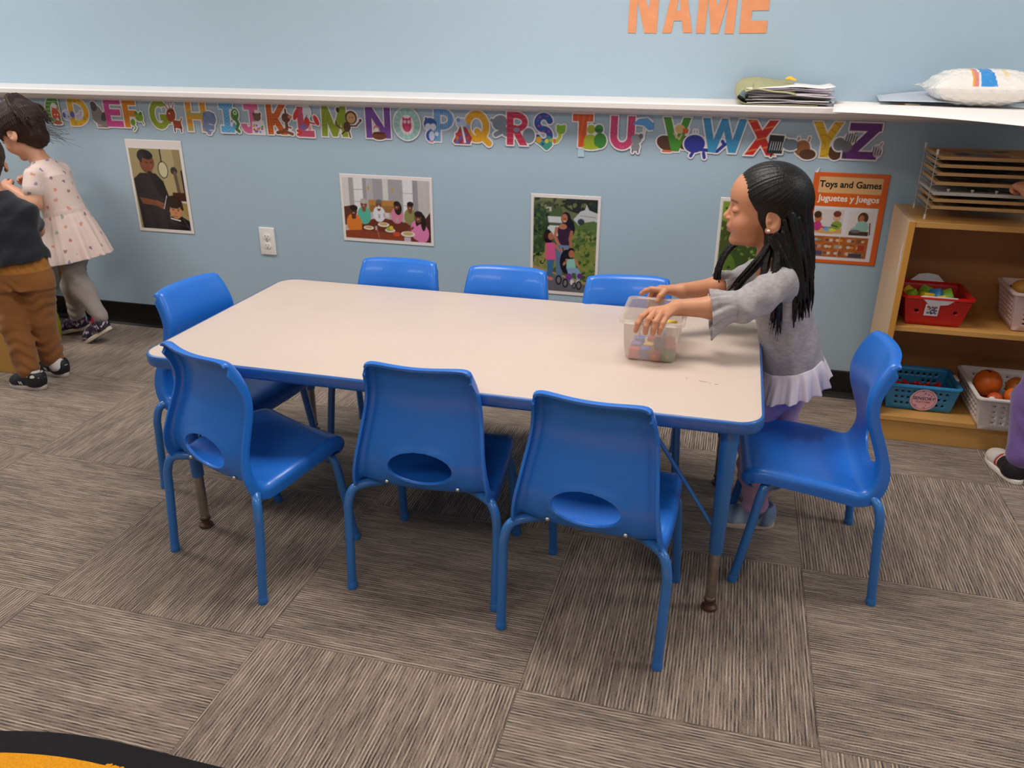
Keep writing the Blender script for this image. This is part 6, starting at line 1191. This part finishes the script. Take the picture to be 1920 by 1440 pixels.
    def groove(X, Y, Z):
        x, y, z = F.loc(X, Y, Z); t = np.array((-.48, .16, .42)); t /= np.linalg.norm(t); a = np.cross(t, (0, 1, 0)); a /= np.linalg.norm(a); b = np.cross(t, a)
        x = x+.016; z = z-.028; u = x*a[0]+y*a[1]+z*a[2]; v = x*b[0]+y*b[1]+z*b[2]; ph = np.arctan2(v, u); rr = np.sqrt(u*u+v*v)
        return (.00042*np.sin(83*ph+3*np.sin(7*ph)+rr*30)+.00035*np.sin(41*ph+2*np.sin(5*ph))+.0003*np.sin(127*ph))*np.clip(rr/.05, 0, 1)*np.clip((z+.04)/.03, 0, 1)*np.clip((.052+.80*(z+.028)-x)/.05, .12, 1)
    HV.apply(groove, F.w((-.016, 0, .028)), .12, 0, 'd')
    def faceplane(X, Y, Z):
        x, y, z = F.loc(X, Y, Z); g = np.where(z > 0, .017+.82*z, .017+.30*z)-.010*np.clip((.04-np.abs(y))/.04, 0, 1)+.0006*np.sin(y*400+x*300); return (g-x)*.74*F.s
    HV.apply(faceplane, F.w((.05, 0, -.02)), .13, .003, 's')
    for s in (-1, 1): HV.rell((-.017, .083*s, -.020), (.022, .020, .029), (0, 8, 0), F, k=.004, op='s')
    S_ = []
    for i in range(110):                                  # the long curtain behind
        t = i/109; a = math.radians(93+174*t+rs.uniform(-3, 3)); x0, y0 = -.018+.080*math.cos(a), .072*math.sin(a); z0 = rs.uniform(-.06, .03)
        if abs(y0) > .050: z0 = rs.uniform(-.058, -.040) if x0 > -.046 else rs.uniform(-.055, .020)
        x1 = -.085+.34*x0+rs.uniform(-.014, .010); y1 = y0*1.08+rs.uniform(-.010, .010); ln = rs.uniform(.235, .295)*(1-.10*abs(2*t-1))
        pts = []
        for q in range(9):
            u = q/8; x = x0*(1-u)+x1*u-.014*math.sin(u*PI)-.012*u; y = y0*(1-u)+y1*u; z = z0-(ln+z0)*u
            pts.append(F.w((x+.004*math.sin(u*6+i*.6), y+.003*math.sin(u*5+i*1.7), z)))
        S_.append((pts, .0066, .0014))
    def lock(p, n, sp, r0, r1):
        for i in range(n):
            o = np.array([rs.gauss(0, sp*.45) for _ in range(3)]); P_ = [np.array(q)+o*(.5+.9*k/len(p))+np.array((rs.uniform(-.002, .002), 0, rs.uniform(-.002, .002))) for k, q in enumerate(p)]
            P_[-1][2] += rs.uniform(-.015, .02); S_.append(([F.w(q) for q in smooth_path(P_, 3)], r0, r1))
    lock([(-.036, .058, -.050), (-.044, .075, -.095), (-.046, .092, -.150), (-.060, .098, -.215), (-.066, .090, -.275)], 30, .014, .0038, .0009)
    lock([(-.030, .052, -.052), (-.012, .060, -.095), (.010, .062, -.130), (.034, .052, -.172), (.050, .042, -.215)], 26, .012, .0036, .0008)
    lock([(-.028, .050, -.060), (-.020, .070, -.110), (-.020, .086, -.150), (-.012, .094, -.190)], 14, .010, .0034, .0008)
    lock([(.000, -.045, -.060), (.040, -.045, -.090), (.070, -.038, -.122), (.084, -.032, -.165), (.082, -.028, -.210), (.068, -.028, -.240)], 24, .010, .0034, .0008)
    strand_set(HV, S_, .0018)
    hair = mat('black_hair', '#0d0807', rough=.42, spec=.35, bump=.5, bscale=260, stretch=(1, 1, .08))
    vobj(HV, 'hair', hair, e)
    V = Vol(F.w(tie)-.03, F.w(tie)+.03, .0014); V.rell((tie[0]-.006, tie[1], tie[2]+.006), (.0075, .013, .010), (0, 40, 0), F); vobj(V, 'hair_tie', mat('cream_elastic', '#eebf94', rough=.6), e)
    # single loose hairs at the back, too fine to pick apart
    b = B()
    for i in range(50):
        a = math.radians(110+140*rs.random()); x0 = -.02+.078*math.cos(a); y0 = .07*math.sin(a); z0 = rs.uniform(-.12, .02); q = [F.w((x0-.004*k-.006*k*rs.random(), y0*(1+.03*k), z0-.05*k)) - np.array(R0) for k in range(4)]
        b.tube(smooth_path(q, 3), .0003, 3, False)
    o = b.obj('loose_hairs', hair, e); o['kind'] = 'stuff'
girl_grey()

# ---------------------------------------------------------------- girl in the pink dress
def leg_warp(V, c, amp=.002, f=150): V.warp(lambda X, Y, Z: amp*np.sin(Z*f+np.sin(Y*45+X*35)*2.6+X*50)*(.45+.55*np.sin(Z*27+X*31-Y*19))+amp*.8*np.sin(Z*f*.37+X*60+Y*40), c, .35)
def girl_pink():
    R0 = (-1.22, 1.58, 0); e = empty('person', R0, 0, 'girl in pale pink printed dress and grey leggings bending her head at the left', 'person')
    F = Frame((-1.338, 1.578, .905), basis((-.86, -.02, -.50)), 1.07)
    V = Vol((-1.49, 1.40, .30), (-1.02, 1.76, 1.04), .0024); head(V, F)
    V.cap((-1.315, 1.578, .865), (-1.262, 1.578, .775), .037, .038, k=.02); V.chain([(-1.255, 1.578, .76), (-1.235, 1.578, .62), (-1.21, 1.578, .42)], [.045, .050, .055], k=.02)
    V.cap((-1.252, 1.515, .742), (-1.252, 1.640, .742), .032, .032, k=.03)
    V.chain([(-1.240, 1.498, .735), (-1.228, 1.456, .634), (-1.345, 1.462, .692)], [.032, .030, .019], k=.012); V.chain([(-1.252, 1.655, .738), (-1.275, 1.690, .640), (-1.360, 1.625, .695)], [.032, .028, .018], k=.012)
    auto_hand(V, (-1.345, 1.462, .692), (-.80, .35, .25), (-.2, .75, -.5), (.1, .4, .9), .95, (30, 45, 35)); auto_hand(V, (-1.360, 1.625, .695), (-.80, -.35, .20), (-.2, -.75, -.5), (.1, -.4, .9), .95, (30, 45, 35))
    vobj(V, 'body', mat('skin_light', attr=True, rough=.5, sss=.12, bump=.05, bscale=500), e, lambda P: face_col(P, F, '#dba283', '#c0606a', '#3a2418'))
    ax = np.array((-.20, 0, .98)); ax /= np.linalg.norm(ax); lf = np.array((0, -1, 0.)); fw = np.cross(lf, ax); T = Frame((-1.182, 1.578, .375), np.stack([fw, lf, ax], 1))
    V = Vol((-1.39, 1.39, .30), (-.98, 1.77, .81), .0025)
    V.loft([(.20, -.022, 0, .084, .088), (.24, -.020, 0, .080, .086), (.30, -.018, 0, .074, .084), (.355, -.016, 0, .066, .086), (.395, -.012, 0, .048, .064), (.425, -.006, 0, .040, .044)], T)
    V.cap((-1.250, 1.515, .738), (-1.250, 1.640, .738), .038, .038, k=.02)
    V.cap((-1.242, 1.500, .736), (-1.236, 1.476, .690), .039, .042, k=.015); V.cap((-1.250, 1.654, .738), (-1.262, 1.670, .690), .040, .041, k=.015)
    V.apply(lambda X, Y, Z: (lambda d: d)(.668-Z+0*X*Y-(X+1.26)*.35), (-1.265, 1.476, .64), .045, 0, 'i') if False else None
    V.loft([(0, 0, 0, .150, .132), (.06, -.006, 0, .136, .122), (.13, -.012, 0, .116, .108), (.19, -.020, 0, .090, .092), (.215, -.022, 0, .082, .087)], T, k=.004, ruffle=lambda th, q: 1+(1-q)*(.062*np.sin(th*11+np.sin(th*2)*1.5)+.025*np.sin(th*23))-.022*np.exp(-((q-.93)/.05)**2)+.012*np.clip(q-.4,0,1)*np.sin(th*34))
    V.loft([(-.02, 0, 0, .142, .124), (.06, -.006, 0, .128, .114), (.12, -.012, 0, .104, .096)], T, op='s', ruffle=lambda th, q: 1+(1-q)*(.062*np.sin(th*11+np.sin(th*2)*1.5)+.025*np.sin(th*23))-.022*np.exp(-((q-.93)/.05)**2)+.012*np.clip(q-.4,0,1)*np.sin(th*34))
    V.ell((-1.285, 1.578, .808), (.036, .038, .034), k=.004, op='s')
    rs = np.random.RandomState(12); cs = ['#7a3a6a', '#e07a5a', '#8a9a94', '#a0304a', '#6a6a9a', '#d8906a', '#7a5a4a', '#c0506a']
    def dc(P):
        C = np.tile(H('#ecd5cd'), (len(P), 1)); pts = P[rs.choice(len(P), 3000)]; keep = []
        for q in pts:
            if all(np.linalg.norm(q-k) > .042 for k in keep): keep.append(q)
        for i, q in enumerate(keep):
            r = rs.normal(size=3); r /= np.linalg.norm(r); d = P-q; al = np.abs(d @ r); pe = np.sqrt(np.maximum((d*d).sum(1)-al**2, 0)); r2 = np.cross(r, (.3, .5, .8)); dd = d @ r2
            m = (((al/.0105)**2+(pe/.0050)**2) < 1) | ((np.hypot(al-.006, pe-.003) < .0032) & (dd > 0)) | ((al < .003) & (pe < .008) & (dd < 0)); C[m] = C[m]*.25+H(cs[i % 8])*.75
        return C
    vobj(V, 'dress', mat('printed_cotton', attr=True, rough=.85, sheen=.15), e, dc)
    V = Vol((-1.40, 1.48, .05), (-1.03, 1.70, .52), .0026)
    V.ell((-1.205, 1.58, .41), (.060, .078, .055)); V.chain([(-1.205, 1.545, .40), (-1.170, 1.550, .245), (-1.106, 1.553, .132)], [.054, .043, .034], k=.03); V.chain([(-1.222, 1.618, .40), (-1.290, 1.628, .235), (-1.300, 1.630, .085)], [.054, .043, .034], k=.03)
    leg_warp(V, (-1.2, 1.58, .25), .0018, 170); vobj(V, 'leggings', mat('grey_leggings', '#a89e99', rough=.9, sheen=.2), e)
    ps = mat('pink_sock', '#d83058', rough=.9); sock(e, (-1.108, 1.553, .140), (-1.122, 1.553, .100), .030, .028, ps); sock(e, (-1.300, 1.630, .105), (-1.300, 1.632, .06), .030, .027, ps)
    def sc(P):
        n = nz3(P, 190, 8); n2 = nz3(P, 230, 4); C = np.tile(H('#2a2236'), (len(P), 1)); C[n > .62] = H('#8a6a94'); C[n2 > .72] = H('#cfc4cc'); C[(n < -.7)] = H('#6a4a7a'); return C
    shoe(e, (-1.040, 1.555, 0), PI+.02, .170, ('#2a2236', '#d9cdb9', '#2a2236'), 30, colfn=sc); shoe(e, (-1.252, 1.642, 0), PI+.22, .170, ('#2a2236', '#d9cdb9', '#2a2236'), 12, colfn=sc)
    rs2 = random.Random(77); HV = Vol(F.w((-.03, 0, 0))-.19, F.w((-.03, 0, 0))+.19, .0021)
    HV.ell((-.015, 0, .028), (.094, .080, .084), F); HV.cap((-.040, 0, .0), (-.052, 0, -.050), .055, .044, F, k=.03)
    HV.warp(lambda X, Y, Z: .0018*np.sin(X*240+np.sin(Z*60)*2)*np.sin(Y*190+Z*80), F.w((0, 0, .03)), .14)
    def fp(X, Y, Z):
        x, y, z = F.loc(X, Y, Z); g = np.where(z > 0, .016+.80*z, .014+.35*z)+.002*np.sin(z*300); return (g-x)*.74*F.s
    HV.apply(fp, F.w((.05, 0, -.02)), .13, .003, 's')
    for s in (-1, 1): HV.rell((-.017, .083*s, -.020), (.021, .020, .028), (0, 8, 0), F, k=.004, op='s')
    S_ = []; tie = np.array((-.040, 0, .112))
    for i in range(110):
        a = rs2.uniform(-1.5, 1.5); out = rs2.uniform(.0, 1.0); ln = rs2.uniform(.6, 1.0)
        p = [tie, tie+np.array((-.014-.012*out, .018*a, .009*out)), tie+np.array((-.032-.008*out, .036*a, -.036)), tie+np.array((-.048-.008*out, .048*a, -.088*ln)), tie+np.array((-.054-.014*out*rs2.random(), .046*a, -.125*ln-.02))]
        S_.append(([F.w(q) for q in smooth_path(p, 3)], .0052, .0012))
    for i in range(60):
        t = i/59*2*PI; c = np.array((-.015, 0, .028)); r = np.array((math.cos(t)*.9, math.sin(t), -.25)); p0 = c+r*np.array((.093, .079, .083)); 
        if p0[0] > .02+.8*p0[2]: p0 = c+r*np.array((.05, .079, .083))
        pts = []
        for q in range(7):
            u = q/6; p = p0*(1-u)+tie*u; d = p-c; d = d/np.sqrt(((d/np.array((.0955, .0815, .0860)))**2).sum()); pts.append(F.w(c+d))
        S_.append((pts, .0034, .003))
    strand_set(HV, S_, .002); hair = mat('dark_brown_hair', '#33201a', rough=.5, spec=.35, bump=.5, bscale=300)
    vobj(HV, 'hair', hair, e)
    V = Vol(F.w(tie)-.05, F.w(tie)+.05, .0016); V.apply(lambda X, Y, Z: (lambda x, y, z: np.sqrt((np.sqrt((x-tie[0])**2+y**2)-.016)**2+(z-tie[2]+.002)**2)-.0055)(*F.loc(X, Y, Z)), F.w(tie), .03); V.cap(tie+np.array((.014, -.0, -.004)), tie+np.array((.052, .012, -.020)), .0055, .0045, F); vobj(V, 'hair_tie', mat('orange_elastic', '#f0733c', rough=.5), e)
    b = B()
    for i in range(90):
        p = np.array((-.080-.01*rs2.random(), rs2.uniform(-.05, .05), rs2.uniform(-.06, .02))); q = [F.w(p)-np.array(R0)]; d = np.array((-.012, rs2.uniform(-.008, .008), -.010))
        for k in range(5): d = d+np.array((rs2.uniform(-.006, .004), rs2.uniform(-.004, .004), rs2.uniform(-.007, .005))); q.append(q[-1]+F.R @ d*.9)
        b.tube(smooth_path(q, 2), .00045, 3, False)
    o = b.obj('flyaway_hair', hair, e); o['kind'] = 'stuff'
    b = B(); b.lathe([(0, -.014), (.012, -.010), (.016, 0), (.010, .012), (0, .015)], 14); o = b.obj('toy_acorn', mat('brown_toy', '#7a3e1c', rough=.5), None, (-1.418, 1.545, .700)); tag(o, 'small brown toy held between the hands of the girl in pink', 'toy')
girl_pink()

# ---------------------------------------------------------------- boy in navy seen from behind
def boy():
    R0 = (-1.02, 1.11, 0); e = empty('person', R0, 0, 'child in navy shirt and brown trousers seen from behind at the left edge', 'person')
    fd = np.array((-.55, .835, 0)); rt = np.array((.835, .55, 0)); F = Frame((-1.190, 1.215, .838), basis((-.75, .62, -.25)), 1.05); c = np.array((-1.020, 1.112, 0)); ct = np.array((-1.052, 1.122, 0))
    V = Vol((-1.46, .93, .44), (-.84, 1.36, 1.0), .0026); head(V, F)
    V.cap((-1.158, 1.195, .80), (-1.085, 1.14, .722), .037, .038, k=.02); V.chain([(-1.060, 1.125, .690), (-1.035, 1.116, .60), (-1.02, 1.110, .50)], [.050, .058, .056], k=.02)
    sl, sr = ct-rt*.080+np.array((0, 0, .672)), ct+rt*.080+np.array((0, 0, .660)); V.cap(sl, sr, .036, .036, k=.03)
    la = [sl, sl+np.array((-.085, .020, -.085)), sl+np.array((-.165, .080, -.165))]; ra = [sr, sr+np.array((-.055, .085, -.080)), sr+np.array((-.150, .120, -.155))]
    V.chain(la, [.033, .027, .018], k=.012); V.chain(ra, [.033, .027, .018], k=.012)
    auto_hand(V, la[-1], (-.8, .5, -.15), (0, 0, -1), (.5, .8, 0), .95, (12, 18, 14)); auto_hand(V, ra[-1], (-.85, .4, -.15), (0, 0, -1), (-.4, -.85, 0), .95, (12, 18, 14))
    vobj(V, 'body', mat('skin_tan', attr=True), e, lambda P: face_col(P, F, '#cf9470', '#b8605a', '#2a1a14'))
    Rt = np.stack([fd, np.cross((0, 0, 1), fd), (0, 0, 1)], 1); ax = np.array((-.050, .014, .30)); ax /= np.linalg.norm(ax); l_ = np.cross(ax, fd); l_ /= np.linalg.norm(l_); T = Frame((c[0], c[1], .485), np.stack([np.cross(l_, ax), l_, ax], 1))
    V = Vol((-1.22, .95, .44), (-.84, 1.29, .82), .0026)
    V.loft([(0, 0, 0, .090, .116), (.04, 0, 0, .086, .110), (.10, 0, 0, .078, .100), (.16, 0, 0, .072, .094), (.205, .004, 0, .056, .084), (.245, .012, 0, .046, .060), (.262, .018, 0, .040, .042)], T, ruffle=lambda th, q: 1+.018*(1-q)*np.sin(th*7))
    V.cap(sl, sr, .042, .042, k=.03); V.cap(sl, sl+np.array((-.05, .015, -.055)), .042, .040, k=.02); V.cap(sr, sr+np.array((-.033, .052, -.050)), .040, .038, k=.02)
    V.warp(lambda X, Y, Z: .0022*np.sin(Z*75+X*50+np.sin(X*30)*2)+.0014*np.sin(X*110-Z*60), (c[0], c[1], .62), .3); V.loft([(-.02, 0, 0, .086, .115), (.03, 0, 0, .082, .110)], T, op='s')
    vobj(V, 'shirt', mat('navy_cotton', '#171a22', rough=.9, sheen=.2, bump=.3, bscale=900), e)
    T = Frame((c[0], c[1], .485), Rt); V = Vol((-1.20, .96, .045), (-.86, 1.28, .55), .0026)
    V.loft([(-.09, 0, 0, .074, .104), (-.04, 0, 0, .076, .104), (.0, 0, 0, .075, .102), (.035, 0, 0, .074, .100)], T, k=.01)
    hl, hr = c-rt*.052, c+rt*.052
    V.chain([(*hl[:2], .42), (-1.060, 1.070, .26), (-1.035, 1.055, .085)], [.060, .049, .043], k=.02); V.chain([(*hr[:2], .42), (-1.005, 1.148, .26), (-1.028, 1.174, .085)], [.060, .049, .043], k=.02)
    V.warp(lambda X, Y, Z: np.clip((.47-Z)/.08, 0, 1)*(.0026*np.sin(Z*135+np.sin(X*45+Y*25)*3.0+X*40)*(.4+.6*np.sin(Z*24+X*33))+.0022*np.sin(Z*48-X*70+Y*30)), (c[0], c[1], .26), .35)
    V.warp(lambda X, Y, Z: .0028*np.sin((X*.835+Y*.55)*230)*np.clip((Z-.465)/.02, 0, 1), (c[0], c[1], .49), .2)
    pc = lambda P: np.where((P[:, 2] > .462)[:, None], H('#a8702a'), H('#8a5626'))*(1+.10*nz3(P, 30, 2))[:, None]
    vobj(V, 'trousers', mat('brown_cotton', attr=True, rough=.9, sheen=.15, bump=.25, bscale=800), e, pc)
    ws = mat('white_sock', '#ddd8d4', rough=.9); sock(e, (-1.032, 1.055, .10), (-1.012, 1.055, .05), .032, .029, ws); sock(e, (-1.026, 1.174, .10), (-1.012, 1.175, .05), .032, .029, ws)
    def sc(P):
        C = np.tile(H('#15171f'), (len(P), 1)); n = nz3(P, 120, 5); C[(P[:, 2] > .050) & (n > .55)] = H('#d4cfcc'); return C
    shoe(e, (-.966, 1.055, 0), PI+.03, .158, ('#15171f', '#b5aba3', '#2a2c34'), 0, tag_n=True, colfn=sc); shoe(e, (-.978, 1.182, 0), PI-.18, .158, ('#15171f', '#b5aba3', '#2a2c34'), 0, tag_n=True, colfn=sc)
    HV = Vol(F.w((-.02, 0, 0))-.13, F.w((-.02, 0, 0))+.13, .0026); HV.ell((-.015, 0, .026), (.095, .081, .086), F); HV.cap((-.040, 0, .0), (-.050, 0, -.045), .054, .046, F, k=.03)
    HV.warp(lambda X, Y, Z: .002*np.sin(X*210+np.sin(Z*60)*2)*np.sin(Y*190+Z*90), F.w((0, 0, .03)), .13)
    HV.apply(lambda X, Y, Z: (lambda x, y, z: (np.where(z > 0, .020+.75*z, .012+.25*z)-x)*.74)(*F.loc(X, Y, Z)), F.w((.05, 0, -.02)), .13, .003, 's')
    for s in (-1, 1): HV.rell((-.017, .083*s, -.020), (.021, .020, .028), (0, 8, 0), F, k=.004, op='s')
    vobj(HV, 'hair', mat('brown_hair', '#3a241a', rough=.55, bump=.5, bscale=300), e)
boy()

# ---------------------------------------------------------------- child in purple at the right edge, mostly outside the picture
def child_purple():
    R0 = (2.575, 1.265, 0); e = empty('person', R0, 0, 'child in purple sweatpants at the shelf, cut off by the right edge', 'person')
    F = Frame((2.575, 1.300, .915), basis((-.35, .92, -.15)), 1.07)
    V = Vol((2.31, 1.12, .46), (2.78, 1.56, 1.05), .0028); head(V, F)
    V.cap((2.575, 1.285, .875), (2.575, 1.262, .785), .037, .038, k=.02); V.chain([(2.575, 1.262, .77), (2.575, 1.262, .62), (2.575, 1.265, .50)], [.05, .056, .055], k=.02)
    V.cap((2.485, 1.265, .745), (2.665, 1.265, .745), .035, .035, k=.03)
    V.chain([(2.480, 1.262, .745), (2.425, 1.325, .800), (2.386, 1.418, .868)], [.033, .027, .019], k=.012); V.chain([(2.670, 1.262, .745), (2.695, 1.290, .640), (2.660, 1.385, .650)], [.033, .027, .018], k=.012)
    auto_hand(V, (2.386, 1.418, .868), (-.28, .90, .20), (.2, -.3, -.95), (.95, .2, 0), 1.0, (30, 55, 45)); auto_hand(V, (2.660, 1.385, .650), (-.1, .9, .1), (-.9, -.2, 0), (0, 0, 1), .95, (35, 50, 40))
    vobj(V, 'body', mat('skin_tan', attr=True), e, lambda P: face_col(P, F, '#c98a64', '#b0605a', '#1c1210'))
    V = Vol((2.40, 1.14, .44), (2.76, 1.40, .84), .0028)
    T = Frame((2.575, 1.265, .47), np.stack([(0, 1, 0), (-1, 0, 0), (0, 0, 1)], 1).astype(float))
    V.loft([(0, 0, 0, .080, .106), (.10, 0, 0, .076, .100), (.22, 0, 0, .072, .100), (.27, 0, 0, .058, .098), (.305, .002, 0, .044, .056), (.325, .004, 0, .040, .042)], T)
    V.cap((2.485, 1.265, .745), (2.665, 1.265, .745), .041, .041, k=.03); V.cap((2.480, 1.262, .745), (2.450, 1.296, .776), .041, .038, k=.02); V.cap((2.670, 1.262, .745), (2.686, 1.280, .68), .041, .038, k=.02)
    V.warp(lambda X, Y, Z: .002*np.sin(Z*70+X*50), (2.575, 1.265, .62), .3); vobj(V, 'shirt', mat('lilac_shirt', '#8f7ab4', rough=.9), e)
    V = Vol((2.40, 1.15, .05), (2.74, 1.40, .54), .0028)
    V.ell((2.575, 1.262, .44), (.100, .080, .075)); V.chain([(2.520, 1.265, .42), (2.500, 1.285, .27), (2.510, 1.272, .10)], [.064, .055, .053], k=.02); V.chain([(2.630, 1.262, .42), (2.650, 1.275, .26), (2.655, 1.262, .09)], [.064, .053, .048], k=.02)
    leg_warp(V, (2.575, 1.27, .25), .0028, 75); vobj(V, 'sweatpants', mat('purple_fleece', '#75589c', rough=.95, sheen=.3, vary=.08, vscale=30, bump=.4, bscale=600), e)
    def sc(P):
        y = P[:, 1]; C = np.tile(H('#d9cfc6'), (len(P), 1)); n = nz3(P, 90, 3); C[(y < 1.318)] = H('#17151c'); C[(y > 1.312) & (y < 1.332) & (n > .1)] = H('#b8302e'); C[(y > 1.33) & (y < 1.36) & (n > .6)] = H('#b9bcc8'); C[(y > 1.325) & (y < 1.338) & (n < -.6)] = H('#3a4a90'); return C
    shoe(e, (2.505, 1.238, 0), math.atan2(.18, -.036), .185, ('#d9cfc6', '#e4dcd2', '#17151c'), 0, w=.036, colfn=sc); shoe(e, (2.655, 1.222, 0), math.radians(88), .185, ('#d9cfc6', '#e4dcd2', '#17151c'), 0, w=.036, colfn=sc)
    HV = Vol(F.w((-.03, 0, -.04))-.16, F.w((-.03, 0, -.04))+.16, .0028); HV.ell((-.015, 0, .028), (.094, .080, .085), F); HV.cap((-.045, 0, .0), (-.060, 0, -.12), .055, .040, F, k=.03)
    HV.warp(lambda X, Y, Z: .0018*np.sin(X*220)*np.sin(Y*190+Z*20), F.w((0, 0, .0)), .15)
    HV.apply(lambda X, Y, Z: (lambda x, y, z: (np.where(z > 0, .016+.80*z, .012+.3*z)-x)*.74)(*F.loc(X, Y, Z)), F.w((.05, 0, -.02)), .13, .003, 's')
    vobj(HV, 'hair', mat('black_hair', '#0d0807'), e)
child_purple()
